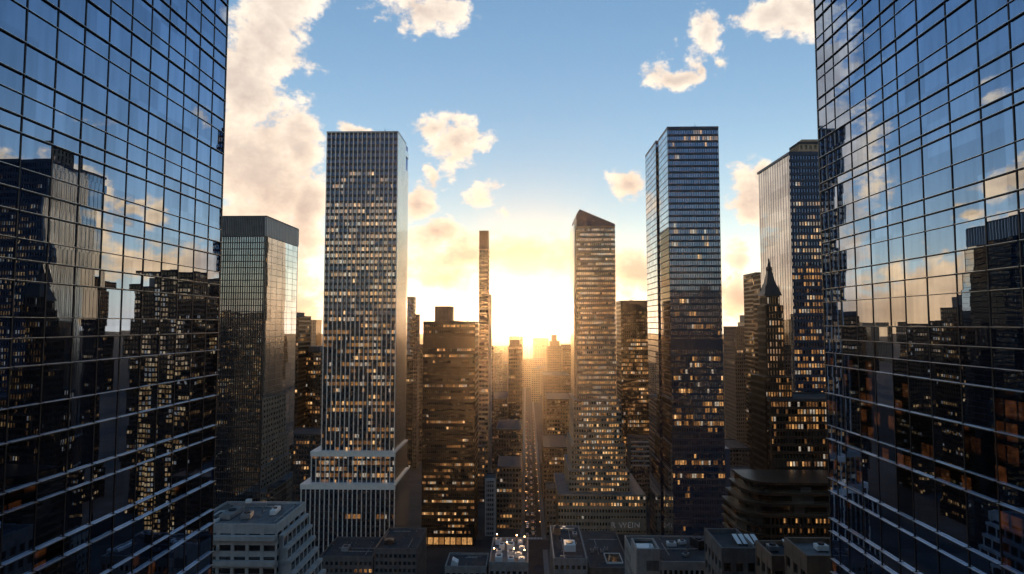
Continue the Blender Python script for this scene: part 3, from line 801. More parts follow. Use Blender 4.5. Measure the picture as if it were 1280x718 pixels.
# far skyline, several kilometres of it
far_labels = ['pale far block on the skyline behind the left glass tower', 'far hazy block behind the ribbed top tower', 'far hazy slab seen between ribbed tower and finned tower',
              'distant tan block behind the finned tower', 'distant block low behind the bronze office block', 'distant block left of the hazy square tower',
              'farthest block at the end of the avenue, left', 'farthest block at the end of the avenue, right', 'distant block behind the slanted roof tower',
              'distant slab behind the flat brown slab', 'distant block seen between the twin slabs and stepped block', 'distant slab behind the brown stepped block',
              'distant block behind the spire tower', 'distant block behind the mirror slab']
pxs = [250, 300, 385, 430, 560, 626, 645, 676, 740, 800, 905, 925, 960, 1005]
fr = random.Random(77)
for lb, px in zip(far_labels, pxs):
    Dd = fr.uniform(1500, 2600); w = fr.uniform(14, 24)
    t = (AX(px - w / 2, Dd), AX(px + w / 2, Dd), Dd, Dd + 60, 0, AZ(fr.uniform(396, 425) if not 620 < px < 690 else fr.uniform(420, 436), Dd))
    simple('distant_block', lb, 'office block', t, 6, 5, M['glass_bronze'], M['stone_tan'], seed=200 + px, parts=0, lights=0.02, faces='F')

# the city behind the viewpoint, seen dark in the front windows
for k, (x0, x1, yb, zt, lb) in enumerate(((-330, -215, -160, 160, 'wide dark block mirrored in the front windows of the ribbed top tower'),
        (-190, -95, -120, 188, 'dark tower mirrored in the front windows of the finned tower'), (-80, -20, -150, 185, 'dark slab mirrored in the front windows of the bronze office block'),
        (8, 90, -130, 192, 'broad dark tower mirrored in the front windows of the slanted roof tower'), (105, 200, -170, 200, 'dark block mirrored in the front windows of the twin slabs'),
        (215, 330, -140, 200, 'wide dark tower mirrored in the front windows of the mirror slab'))):
    tq = (x0, x1, yb - 40, yb, 0, zt)
    tw = Tower('office_block', lb, 'office block', [tq], seed=600 + k, max_parts=0)
    tw.block(tq, parapet=1)
    tw.facade('B', tq, 3.2, 4.0, sp=.4, pier=.2, lights=.3)
    tw.finish(M['glass_grey'], M['metal_dark'])

# blocks off to the sides that the mirror walls of the two near towers reflect
def offside(px_or, D, x0, x1, ztop, label, seed, rows, frame='metal_bronze', core='glass_bronze', extra=None, bright=(.3, .35, .25, .1), uzone=None):
    t = (x0, x1, D, D + 30, 0, ztop)
    tw = Tower('office_block', label, 'office block', [t], seed=seed, max_parts=0)
    tw.block(t, parapet=.8)
    tw.facade('F', t, 2.2, 3.6, sp=.38, pier=.2, rows=rows, bright=bright, runs=.7, uzone=uzone)
    tw.facade('L' if x0 > 0 else 'R', t, 2.6, 3.6, sp=.38, pier=.2, lights=.2)
    tw.finish(M[core], M[frame])
    if extra: extra(tw, t)
offside(0, 430, 170, 199, 186, 'gold lit block with a dark middle, mirrored at the corner of the left glass tower', 301, lambda z, r: .97, bright=(.05, .2, .45, .3),
        uzone=lambda u, z: (u < .38 or u > .62))  # window glow stands in for gold light on the facade's outer strips
offside(0, 470, 205, 238, 178, 'flat dark block mirrored in the middle of the left glass tower', 302, lambda z, r: .25, extra=lambda tw, t: penthouse(tw, t, .3, .8, 8, 'stone_tan'))
offside(0, 500, 300, 360, 188, 'wide dark block mirrored at the outer edge of the left glass tower', 303, lambda z, r: .12)
offside(0, 520, 195, 218, 193, 'narrow dark block mirrored near the corner of the left glass tower', 304, lambda z, r: .5)
offside(0, 470, -296, -260, 160, 'dark block with an orange box on top, mirrored in the right glass tower', 305, lambda z, r: .1, extra=lambda tw, t: penthouse(tw, t, .15, .85, 9, 'stone_tan'))
offside(0, 520, -216, -196, 156, 'squat block with rounded plant room, mirrored in the right glass tower', 306, lambda z, r: .2, extra=lambda tw, t: penthouse(tw, t, .2, .8, 4))
offside(0, 560, -330, -280, 150, 'long low block mirrored at the outer edge of the right glass tower', 307, lambda z, r: .1)
offside(0, 640, -200, -165, 146, 'low stepped block mirrored near the corner of the right glass tower', 308, lambda z, r: .15)

def mast(x, y, z, h, label):
    o = thing('roof_mast', label, 'antenna mast', (x, y, z))
    MB().frustum(0, 0, 0, h, .3, .08, 6).build('pole', M['metal_dark'], o)
    mb = MB()
    for k in range(3): mb.box(-1.0 + .2 * k, 1.0 - .2 * k, -.06, .06, h * (.5 + .16 * k), h * (.5 + .16 * k) + .14)
    mb.build('crossbars', M['metal_dark'], o)
def cradle_crane(x, y, z, label, s=1.0):
    o = thing('window_cleaning_crane', label, 'roof crane', (x, y, z))
    MB().box(-1.6 * s, 1.6 * s, -1.3 * s, 1.3 * s, 0, 1.8 * s).build('carriage', M['metal_grey'], o)
    mb = MB().box(-.3 * s, .3 * s, -.3 * s, .3 * s, 1.803 * s, 3.4 * s).box(-.22 * s, 4.6 * s, -.22 * s, .22 * s, 3.403 * s, 3.85 * s); mb.build('jib', M['metal_grey'], o)
mast(AX(470, 400), 418, AZ(165, 400), 9, 'thin antenna mast on the roof of the finned tower')
cradle_crane(AX(440, 400), 408, AZ(165, 400), 'window cleaning crane on the roof of the finned tower')
mast(AX(880, 380), 392, AZ(163, 380), 7, 'thin antenna mast on the roof of the blue black twin slab tower')
cradle_crane(AX(858, 380), 388, AZ(163, 380), 'window cleaning crane on the roof of the blue black twin slab tower')
mast(AX(582, 420), 436, AZ(404, 420), 9, 'thin antenna mast on the roof of the bronze office block')
cradle_crane(AX(575, 420), 428, AZ(404, 420), 'window cleaning crane beside the penthouse of the bronze office block', .8)
cradle_crane(AX(792, 550), 562, AZ(377, 550), 'window cleaning crane on the flat brown slab right of the slanted roof tower', .9)
mast(AX(1012, 190), 205, AZ(195, 190), 4, 'thin antenna mast on the roof of the mirror glass slab')

# ------------------------------------------------------------------ low rooftops in front
def lowblock(name, label, t, wall, roof, bay=2.6, fh=3.6, parapet=1.1, lights=.05, seed=1, faces='FLR', parts=100, sp=.5, pier=.4, core=None, bright=(.5, .3, .2, 0), cat='low building'):
    tw = Tower(name, label, cat, [t], seed=seed, max_parts=parts)
    x0, x1, y0, y1, z0, z1 = t
    tw.block(t, parapet=parapet)
    for f in faces: tw.facade(f, t, bay, fh, sp=sp, pier=pier, lights=lights, ztop=1.0, bright=bright)
    tw.core_o = part(tw.core, 'glazing', core or M['glass_grey'], tw.root)
    tw.core = MB()
    if tw.frame.v: part(tw.frame, 'wall', wall, tw.root)
    part(MB().box(x0 + .41, x1 - .41, y0 + .41, y1 - .41, z1 + .055, z1 + .12), 'roof', roof, tw.root)
    rim = MB(); k = .4
    for (a, b, c, d) in ((x0, x1, y0, y0 + k), (x0, x1, y1 - k, y1), (x0, x0 + k, y0 + k, y1 - k), (x1 - k, x1, y0 + k, y1 - k)):
        rim.box(a, b, c, d, z1 - .013, z1 + parapet)
    part(rim, 'parapet', wall, tw.root)
    for pts, mm in tw.wins[:parts]:
        c = sum((Vector(p) for p in pts), Vector()) / 4
        o = MB().poly(pts).build('window', M[mm], tw.root, tuple(c)); o.location = c - Vector(tw.root.location)
    return tw.root

def roof_unit(x, y, z, w, d, h, label, group, mat='metal_grey', rz=0):
    o = thing('air_handling_unit', label, 'rooftop unit', (x, y, z), group)
    mb = MB().box(-w / 2, w / 2, -d / 2, d / 2, .25, h)
    for k in range(5): mb.box(-w / 2 - .04, w / 2 + .04, -d / 2 + d * (k + .15) / 5, -d / 2 + d * (k + .5) / 5, .5, h - .3)
    mb.build('casing', M[mat], o)
    mb = MB()
    for sx in (-1, 1): mb.box(sx * w * .35 - .1, sx * w * .35 + .1, -d / 2, d / 2, 0, .248)
    mb.build('skid', M['metal_dark'], o)
    f = MB().frustum(0, 0, h + .002, h + .35, min(w, d) * .34, min(w, d) * .36, 12); f.build('fan_shroud', M['metal_dark'], o)
    o.rotation_euler.z = rz
    return o
def water_tank(x, y, z, r, h, label):
    o = thing('water_tank', label, 'water tank', (x, y, z))
    MB().frustum(0, 0, 2.2, 2.2 + h, r, r * .97, 14).build('barrel', M['stone_brown'], o)
    MB().frustum(0, 0, 2.203 + h, 2.2 + h + r * .7, r * 1.08, .1, 14).build('conical_lid', M['metal_dark'], o)
    for sx in (-1, 1):
        for sy in (-1, 1): MB().box(sx * r * .6 - .12, sx * r * .6 + .12, sy * r * .6 - .12, sy * r * .6 + .12, 0, 2.19).build('leg', M['metal_dark'], o)
    return o
def duct(x0, y0, x1, y1, z, label, h=.8):
    o = thing('roof_duct', label, 'duct', ((x0 + x1) / 2, (y0 + y1) / 2, z))
    mb = MB()
    dx, dy = abs(x1 - x0) / 2 + .4, abs(y1 - y0) / 2 + .4
    mb.box(-dx, dx, -dy, dy, .4, .4 + h)
    L = max(dx, dy) * 2; n = int(L / 2)
    for k in range(n + 1):
        if dx > dy: a = -dx + 2 * dx * k / n; mb.box(a - .08, a + .08, -dy - .06, dy + .06, 0, .46 + h)
        else: a = -dy + 2 * dy * k / n; mb.box(-dx - .06, dx + .06, a - .08, a + .08, 0, .46 + h)
    mb.build('sheet_metal_run', M['metal_grey'], o)
    MB().box(-.7, .7, -.7, .7, .41 + h, .41 + h + .9).build('outlet_hood', M['white_paint'], o)
    return o
def skylight(x, y, z, w, d, label, group=None):
    o = thing('skylight', label, 'skylight', (x, y, z), group)
    mb = MB(); t = .3
    for (a, b, c, e) in ((-w, w, -d, -d + t), (-w, w, d - t, d), (-w, -w + t, -d + t, d - t), (w - t, w, -d + t, d - t)): mb.box(a / 1, b, c, e, 0, .9)
    mb.build('frame', M['white_paint'], o)
    MB().box(-w + t, w - t, -d + t, d - t, .1, .6).build('pane', M['glass_grey'], o)
    return o

# white terraced block, bottom left
D = 166
zr = AZ(662, D)
x0, x1 = AX(262, D) - 4, AX(352, D)
t = (x0, x1, D, D + 21, 0, zr)
root = lowblock('terraced_block', 'pale concrete block with a flat grey roof and stepped terraces at the bottom left', (x0, x1, D, D + 21, 0, zr), M['concrete_light'], M['roof_grey'],
                bay=4.2, fh=3.0, parapet=.8, lights=.0, sp=.48, pier=.22, seed=401, faces='FR')
for k in range(9):   # stepped terraces along its right flank, growing outward as they go down
    zt_ = zr - 3.3 * (k + 1) + .3
    wdt = 1.1 * (k + 1)
    mb = MB()
    mb.box(x1 + .02, x1 + wdt, D + 1.5, D + 20.6, max(0, zt_ - 3.3), zt_ - .35)
    part(mb, 'terrace_bay', M['glass_grey'], root)
    mb = MB(); mb.box(x1 + .02, x1 + wdt + .25, D + 1.2, D + 20.8, zt_ - .34, zt_ + .5)
    for j in range(7): mb.box(x1 + .03, x1 + wdt + .12, D + 1.45 + j * 3.1, D + 1.95 + j * 3.1, max(0, zt_ - 3.29), zt_ - .345)
    part(mb, 'terrace_parapet', M['concrete_light'], root)
part(MB().box(x1 + .02, x1 + 10, D + 1.5, D + 20.6, 0, zr - 3.3 * 10 + .2), 'flank_base', M['concrete'], root)
mb = MB()
for k in range(7): mb.box(x0 + .5, x1 - .2, D - 1.5, D - .02, zr - 2.5 - k * 3.3 - .7, zr - 2.5 - k * 3.3 + .5) if k % 2 == 0 else mb.box(x0 + .5, x0 + 7, D - 1.5, D - .02, zr - 2.5 - k * 3.3 - .7, zr - 2.5 - k * 3.3 + .5)
part(mb, 'balcony', M['concrete_light'], root)
for k, (fx, fy, w, d, lb) in enumerate(((.30, .45, 3.2, 9, 'long grey plant housing across the middle of the terraced block roof'), (.78, .55, 1.6, 5, 'slim pale plant housing near the right edge of the terraced block roof'),
                                     (.52, .35, 2.6, 4, 'square plant housing just behind the front parapet of the terraced block'))):
    roof_unit(x0 + (x1 - x0) * fx, D + 21 * fy, zr + .12, w, d, 1.5, lb, 'plant housings on the terraced block', 'metal_grey' if k != 1 else 'white_paint', .1 * k)
duct(x0 + 3, D + 18, x0 + 13, D + 18, zr + .12, 'long sheet metal duct along the back of the terraced block roof')
skylight(x0 + 4.5, D + 7, zr + .12, 1.5, 4, 'long glazed skylight at the left of the terraced block roof')

# dark roofs at the foot of the finned tower
D = 335
lowblock('low_block', 'dark flat roofed block in shadow before the foot of the finned tower', (AX(405, D), AX(470, D), D, D + 30, 0, AZ(700, D)), M['concrete_dark'], M['roof_dark'], seed=402, lights=.03)
lowblock('low_block', 'dark stepped low block right of the finned tower foot', (AX(472, D), AX(523, D), D, D + 34, 0, AZ(690, D)), M['concrete_dark'], M['roof_dark'], seed=403, lights=.06)
g = 'roof units before the finned tower'
roof_unit(AX(490, D + 10), D + 10, AZ(690, D) + .12, 5, 4, 2.4, 'broad dark roof unit on the stepped low block right of the finned tower foot', g, 'metal_dark')
roof_unit(AX(437, D + 12), D + 12, AZ(700, D) + .12, 4, 6, 2.0, 'grey roof unit on the dark roof before the finned tower', g, 'metal_grey')

# low roof with white hood, then the brightly lit roof
D = 275
zz = AZ(712, D)
lowblock('low_block', 'grey low roof with a white hood left of the gold lit roof', (AX(558, D), AX(609, D), D, D + 16, 0, zz), M['concrete'], M['roof_dark'], seed=404, lights=.02)
o = thing('vent_hood', 'white slanted vent hood at the left end of the grey low roof', 'vent hood', (AX(570, D + 5), D + 5, zz + .12))
mb = MB(); mb.v = [(-1.6, -2, 0), (1.6, -2, 0), (1.6, 2, 0), (-1.6, 2, 0), (-1.0, -2, 2.6), (1.6, -2, 1.2), (1.6, 2, 1.2), (-1.0, 2, 2.6)]
mb.f = [(0, 3, 2, 1), (4, 5, 6, 7), (0, 1, 5, 4), (1, 2, 6, 5), (2, 3, 7, 6), (3, 0, 4, 7)]; mb.mi = [0] * 6
mb.build('hood', M['white_paint'], o)
D = 272
zz = AZ(709, D)
x0, x1 = AX(612, D), AX(660, D)
lowblock('lit_roof_block', 'small block whose walled roof deck glows gold at the bottom centre', (x0, x1, D, D + 31, 0, zz), M['concrete'], M['roof_grey'], seed=405, lights=.02, parapet=2.0)
gr = 'roof units on the gold lit deck'
lr = random.Random(5)
for k in range(12):
    fx, fy = .22 + .56 * ((k % 3) / 2) + lr.uniform(-.06, .06), .15 + .72 * ((k // 3) / 3) + lr.uniform(-.04, .04)
    roof_unit(x0 + (x1 - x0) * fx, D + 31 * fy, zz + .12, lr.uniform(2, 3.4), lr.uniform(2.4, 4.6), lr.uniform(1.4, 3.4), 'white roof unit on the gold glowing roof deck at the bottom centre', gr, 'white_paint')
for k, (fx, fy) in enumerate(((.1, .3), (.9, .25), (.42, .55), (.9, .8), (.12, .9), (.62, .3), (.68, .86))):  # lamps added to light the roof units on the deck gold
    o = thing('added_deck_lamp', 'added lamp on a short post that lights the roof deck gold', 'added lamp', (x0 + (x1 - x0) * fx, D + 31 * fy, zz + .12), 'added lamps on the gold roof deck')
    MB().frustum(0, 0, 0, 4.2, .09, .07, 8).build('post', M['metal_dark'], o)
    l = MB().frustum(0, 0, 4.203, 4.6, .28, .2, 8).build('lamp_head', None, o)
    l.data.materials.append(M['added_deck_glow'] if 'added_deck_glow' in M else M.setdefault('added_deck_glow', lit('added_lamp_glow', (1.0, .52, .16), 16)))
M['added_deck_glow'].cycles.emission_sampling = 'AUTO'

# dark framed roof right of the avenue
D = 270
zz = AZ(701, D)
x0, x1 = AX(691, D), AX(732, D)
lowblock('low_block', 'dark blue roofed block with pale roof rim and machinery, right of the avenue end', (x0, x1, D, D + 43, 0, zz), M['concrete'], M['roof_dark'], seed=406, lights=.02, parapet=1.2)
roof_unit((x0 + x1) / 2 + .5, D + 13, zz + .12, 5, 7, 3.2, 'big pale machine in the middle of the dark framed roof', 'roof machinery', 'white_paint')
roof_unit(x1 - 3, D + 30, zz + .12, 2, 4, 1.8, 'small roof unit in the back corner of the dark framed roof', 'roof machinery', 'metal_grey')
duct(x0 + 2, D + 38, x1 - 3, D + 38, zz + .12, 'metal duct along the back rim of the dark framed roof')
water_tank(x0 + 2.8, D + 27, zz + .12, 1.7, 3.2, 'wooden water tank on the dark framed roof right of the avenue')
# low dark block with skylight
D = 295
zz = AZ(712, D)
x0, x1 = AX(735, D), AX(786, D)
lowblock('low_block', 'low black roof with a white framed skylight before the sign band', (x0, x1, D, D + 52, 0, zz), M['concrete_dark'], M['roof_dark'], seed=407, lights=.05)
skylight(AX(764, D + 12), D + 13, zz + .12, 4, 6, 'white framed skylight on the low black roof')
for k in range(4): roof_unit(AX(738 + 6 * k, D + 22), D + 22 + (k % 2) * 3, zz + .12, 1.8, 2.4, 1.6, 'small pale cooling unit in a row on the low black roof', 'cooling units on the low black roof', 'metal_grey')
# long pale block, bottom right of centre
D = 200
zz = AZ(703, D)
x0, x1 = AX(792, D), AX(921, D)
rt = lowblock('pale_block', 'long pale walled block with a row of dark square windows at the bottom', (x0, x1, D, D + 24, 0, zz), M['concrete'], M['roof_dark'], seed=408, lights=0, parapet=.6, bay=1.7, fh=3.9, sp=.55, pier=.38)
mb = MB(); a, b = x0 - .05, AX(821, D); zt = AZ(685, D)
for q in ((a, b, D - .05, D + .55), (a, b, D + 9.4, D + 10), (a, a + .6, D + .55, D + 9.4), (b - .6, b, D + .55, D + 9.4)): mb.box(*q, zz - 5, zt)
part(mb, 'stair_head', M['concrete'], rt)
part(MB().box(a + .6, b - .6, D + .55, D + 9.4, zt - 1.2, zt - .8), 'stair_head_roof', M['glass_grey'], rt)
part(MB().box(a + 3.2, b - .5, D - .35, D - .06, zz - 2.2, zz + .9), 'entrance_panel', M['concrete_dark'], rt)
g = 'roof units on the long pale block'
for k, (px, dy, w, d, h, lb, mt) in enumerate(((835, 15, 3, 2.4, 1.4, 'white roof unit nearest the stair head on the long pale block', 'white_paint'), (848, 17, 2.2, 2, 1.3, 'small white roof unit behind the first on the long pale block', 'white_paint'),
        (868, 14, 3.4, 5, 3.0, 'tall dark roof unit in the middle of the long pale block', 'metal_dark'), (884, 18, 2.6, 3, 1.6, 'grey roof unit right of the tall dark one on the long pale block', 'metal_grey'),
        (897, 12, 2, 2, 1.1, 'little grey roof unit near the right end of the long pale block', 'metal_grey'), (852, 6, 2.4, 1.8, 1, 'flat grey roof unit by the front wall of the long pale block', 'metal_grey'))):
    roof_unit(AX(px, D + dy), D + dy, zz + .12, w, d, h, lb, g, mt, .2 * k)
skylight(AX(910, D + 8), D + 9, zz + .12, 1.2, 5, 'narrow white framed skylight at the right end of the long pale block')
# dark block with white roof parts, and the one with the gold lit edge
D = 141
zz = AZ(686, D)
lowblock('low_block', 'dark block with bright white roof panels in front of the amber lit block', (AX(908, D - 20), AX(954, D - 20), D - 14, D - 2, 0, AZ(690, D - 14)), M['concrete_dark'], M['roof_dark'], seed=409, lights=.02)
for k in range(4):
    o = thing('roof_panel', 'tilted white roof panel in the row on the dark block', 'roof panel', (AX(915 + 7.5 * k, D - 8), D - 8, AZ(690, D - 14) + .12), 'white panels on the dark block')
    mb = MB(); mb.v = [(-.45, -1.8, .3), (.45, -1.8, .3), (.45, 1.8, 1.1), (-.45, 1.8, 1.1), (-.45, -1.8, .4), (.45, -1.8, .4), (.45, 1.8, 1.2), (-.45, 1.8, 1.2)]
    mb.f = [(0, 3, 2, 1), (4, 5, 6, 7), (0, 1, 5, 4), (1, 2, 6, 5), (2, 3, 7, 6), (3, 0, 4, 7)]; mb.mi = [0] * 6
    mb.build('sheet', M['white_paint'], o)
    mb = MB().box(-.4, -.32, 1.55, 1.63, 0, .98).box(.32, .4, 1.55, 1.63, 0, .98).box(-.4, .4, -1.7, -1.62, 0, .3); mb.build('stand', M['metal_dark'], o)
D = 116
x0, x1 = AX(957, D), AX(994, D)
zz = AZ(698, D)
lowblock('low_block', 'small brown low block with a gold lit edge, bottom right', (x0, x1, D, D + 8, 0, zz), M['stone_brown'], M['roof_dark'], seed=410, lights=.04, parapet=.9)
part_o = MB().box(x1 - .3, x1 + .1, D - .1, D + 8, zz + .9, zz + 1.15)  # white strip added for the gold light along this roof edge
o = tag(part_o.build('lit_edge_strip', M['white_paint'], None), 'long white strip standing for gold light along the right edge of the small brown low block', 'painted light')
roof_unit(x0 + 2.0, D + 4.5, zz + .12, 1.8, 1.8, 1.1, 'squat grey roof unit on the small brown low block', 'roof units bottom right', 'metal_grey')
D = 106
lowblock('low_block', 'lit low block half hidden behind the right glass tower', (AX(1000, D), AX(1062, D), D, D + 9, 0, AZ(700, D)), M['stone_brown'], M['roof_grey'], seed=411, lights=.15)
roof_unit(AX(1018, D + 5), D + 5, AZ(700, D) + .12, 2, 1.6, 1.1, 'pale roof unit on the lit low block beside the right glass tower', 'roof units bottom right', 'white_paint')

def clutter(x0, x1, y0, y1, z, where, seed, nv=7, npipe=3, k=1.0):
    r = random.Random(seed)
    v0 = None
    for i in range(nv):
        x, y = r.uniform(x0 + 1, x1 - 1), r.uniform(y0 + 1, y1 - 1)
        if v0 is None:
            v0 = c = thing('roof_vent', 'small metal roof vent ' + where, 'roof vent', (0, 0, 0), 'roof vents ' + where)
            MB().frustum(0, 0, 0, .75 * k, .26 * k, .24 * k, 10).build('stack', M['metal_grey'], v0)
            MB().frustum(0, 0, .752 * k, 1.0 * k, .45 * k, .12 * k, 10).build('cowl', M['metal_dark'], v0)
        else: c = copy_tree(v0)
        c.location = (x, y, z)
    for i in range(npipe):
        along = r.random() < .6
        L = r.uniform(.35, .8)
        if along: a = r.uniform(x0 + .5, x1 - (x1 - x0) * L - .5); b = r.uniform(y0 + 1, y1 - 1); bx = (0, (x1 - x0) * L, -.1 * k, .1 * k)
        else: a = r.uniform(x0 + 1, x1 - 1); b = r.uniform(y0 + .5, y1 - (y1 - y0) * L - .5); bx = (-.1 * k, .1 * k, 0, (y1 - y0) * L)
        mb = MB().box(bx[0], bx[1], bx[2], bx[3], .22, .42)
        for q in range(4):
            f = (q + .5) / 4
            cx, cy2 = bx[0] + (bx[1] - bx[0]) * f, bx[2] + (bx[3] - bx[2]) * f
            mb.box(cx - .16, cx + .16, cy2 - .16, cy2 + .16, 0, .218)
        o = mb.build('roof_pipe', M['metal_grey'] if i % 2 else M['concrete_light']); o.location = (a, b, z)
        tag(o, 'thin pipe run ' + where, 'pipe', 'pipe runs ' + where)
CLUT = []
def copy_tree(o):
    c = o.copy(); COL.objects.link(c)
    for ch in list(o.children):
        d = ch.copy(); COL.objects.link(d); d.parent = c
    return c
clutter(AX(792, 200) + 5, AX(921, 200), 201, 223, AZ(703, 200) + .12, 'on the long pale block', 1, 9, 4)
clutter(AX(262, 166) - 3, AX(352, 166), 167, 186, AZ(662, 166) + .12, 'on the terraced block at bottom left', 2, 7, 3, .8)
clutter(AX(691, 270), AX(732, 270), 271, 312, AZ(701, 270) + .12, 'on the dark framed roof', 3, 7, 3)
clutter(AX(735, 295), AX(786, 295), 296, 345, AZ(712, 295) + .12, 'on the low black roof', 4, 7, 2)
clutter(AX(472, 335), AX(523, 335), 336, 368, AZ(690, 335) + .12, 'on the stepped low block right of the finned tower foot', 5, 8, 3)
clutter(AX(405, 335), AX(470, 335), 336, 364, AZ(700, 335) + .12, 'on the dark roof before the finned tower', 6, 8, 3)
clutter(AX(558, 275) + 4, AX(609, 275), 276, 290, AZ(712, 275) + .12, 'on the grey low roof with the white hood', 7, 5, 2)

# ------------------------------------------------------------------ ground, avenue, traffic
structure(MB().poly([(-7900, -1500, 0), (7900, -1500, 0), (7900, 9000, 0), (-7900, 9000, 0)]).build('ground', M['ground']))
RX0, RX1 = -1.5, 10.5
road = MB().poly([(RX0, -300, .004), (RX1, -300, .004), (RX1, 4200, .004), (RX0, 4200, .004)])
road.poly([(-400, 416, .008), (400, 416, .008), (400, 432, .008), (-400, 432, .008)])
structure(road.build('road', M['asphalt']))
pv = MB()
for (ya, yb) in ((-300, 414), (434, 4200)):
    pv.box(RX0 - 3.2, RX0 - .02, ya, yb, 0, .13); pv.box(RX1 + .02, RX1 + 3.2, ya, yb, 0, .13)
structure(pv.build('pavement', M['pavement']))
mk = MB()
for lx in (2.5, 6.5):
    y = 440
    while y < 1500: mk.poly([(lx - .08, y, .012), (lx + .08, y, .012), (lx + .08, y + 3, .012), (lx - .08, y + 3, .012)]); y += 9
for k in range(12): mk.poly([(RX0 + .5 + k, 434, .012), (RX0 + 1 + k, 434, .012), (RX0 + 1 + k, 438, .012), (RX0 + .5 + k, 438, .012)])
structure(mk.build('road_markings', M['road_paint']))

def make_car(paint, label):
    o = thing('car', label, 'car', (0, 0, 0), 'cars on the avenue')
    prof = [(-2.2, .45), (2.2, .45), (2.25, .8), (1.3, .95), (.7, 1.42), (-1.0, 1.45), (-1.7, .98), (-2.25, .9)]
    mb = MB(); n = len(prof)
    for sx in (-.88, .88): mb.v += [(sx * (.84 if z > 1.2 else 1), -y, z) for y, z in prof]
    mb.f = [tuple(range(n)), tuple(range(2 * n - 1, n - 1, -1))] + [(i, i + n, (i + 1) % n + n, (i + 1) % n) for i in range(n)]; mb.mi = [0] * (n + 2)
    mb.build('body', paint, o)
    mb = MB(); mb.poly([(-.7, -1.32, .99), (.7, -1.32, .99), (.66, -.78, 1.38), (-.66, -.78, 1.38)]); mb.build('windscreen', M['glass_navy'], o)
    for sx in (-1, 1):
        for sy in (-1.35, 1.35):
            w = MB(); 
            for k in range(12):
                a = 2 * math.pi * k / 12; w.v.append((sx * .72, sy + .32 * math.cos(a), .33 + .32 * math.sin(a)))
            for k in range(12):
                a = 2 * math.pi * k / 12; w.v.append((sx * .92, sy + .32 * math.cos(a), .33 + .32 * math.sin(a)))
            w.f = [tuple(range(12)), tuple(range(23, 11, -1))] + [(k, k + 12, (k + 1) % 12 + 12, (k + 1) % 12) for k in range(12)]; w.mi = [0] * 14
            w.build('wheel', M['rubber'], o)
        MB().box(sx * .6 - .18, sx * .6 + .18, -2.3, -2.2, .6, .8).build('headlight', M['headlight'], o)
    return o
def copy_tree(o):
    c = o.copy(); COL.objects.link(c)
    for ch in list(o.children):
        d = ch.copy(); COL.objects.link(d); d.parent = c
    return c
CARL = {'car_black': 'black car with headlights on in the queue on the avenue', 'car_silver': 'silver car with headlights on in the queue on the avenue',
        'car_yellow': 'yellow cab with headlights on in the queue on the avenue', 'car_red': 'dark red car with headlights on in the queue on the avenue'}
protos = {}
cr = random.Random(12)
for lane, lx in enumerate((.6, 4.5)):
    y = 441 + lane * 4
    while y < 1000:
        kind = cr.choice(('car_black', 'car_yellow', 'car_silver', 'car_black', 'car_red'))
        if kind not in protos: protos[kind] = make_car(M[kind], CARL[kind]); c = protos[kind]
        else: c = copy_tree(protos[kind])
        c.location = (lx + cr.uniform(-.3, .3), y, .013)
        y += cr.uniform(8, 26) * (1 + (y - 440) / 400)
lampo = None
for k in range(22):
    for sx in (-1, 1):
        y = 445 + k * 26
        if lampo is None:
            lampo = thing('street_lamp', 'glowing street lamp on a tall pole along the avenue kerb', 'street lamp', (0, 0, 0), 'street lamps along the avenue')
            MB().frustum(0, 0, 0, 8.5, .12, .07, 8).build('pole', M['metal_dark'], lampo)
            MB().box(-.06, 1.6, -.06, .06, 8.503, 8.62).build('arm', M['metal_dark'], lampo)
            MB().box(1.1, 1.9, -.22, .22, 8.32, 8.50).build('lamp_head', M['lamp'], lampo); c = lampo
        else: c = copy_tree(lampo)
        c.location = (RX0 - .6 if sx < 0 else RX1 + .6, y, .13); c.rotation_euler.z = 0 if sx < 0 else math.pi

# ------------------------------------------------------------------ air
SUN_EL, SUN_AZ = 1.7, 0.1
hz = MB().box(-8000, 8000, -1600, 9100, -1.0, 312).build('haze')
hz['kind'] = 'stuff'
m, t, out = newmat('haze_air')
vol = t.n('ShaderNodeVolumePrincipled')
vol.inputs['Color'].default_value = (1.0, 0.77, 0.52, 1)
vol.inputs['Density'].default_value = 0.000020
vol.inputs['Anisotropy'].default_value = 0.9
t.l(vol.outputs[0], out.inputs['Volume'])
hz.data.materials.append(m)

# ------------------------------------------------------------------ sun and sky
sd = bpy.data.lights.new('sun', 'SUN'); sun = bpy.data.objects.new('sun', sd); COL.objects.link(sun)
sd.energy = 2.2; sd.angle = R(0.55); sd.color = (1.0, 0.63, 0.33)
sdir = Vector((math.sin(R(SUN_AZ)) * math.cos(R(SUN_EL)), math.cos(R(SUN_AZ)) * math.cos(R(SUN_EL)), math.sin(R(SUN_EL))))
sun.rotation_euler = (-sdir).to_track_quat('-Z', 'Y').to_euler()
sun.location = (0, 200, 400)

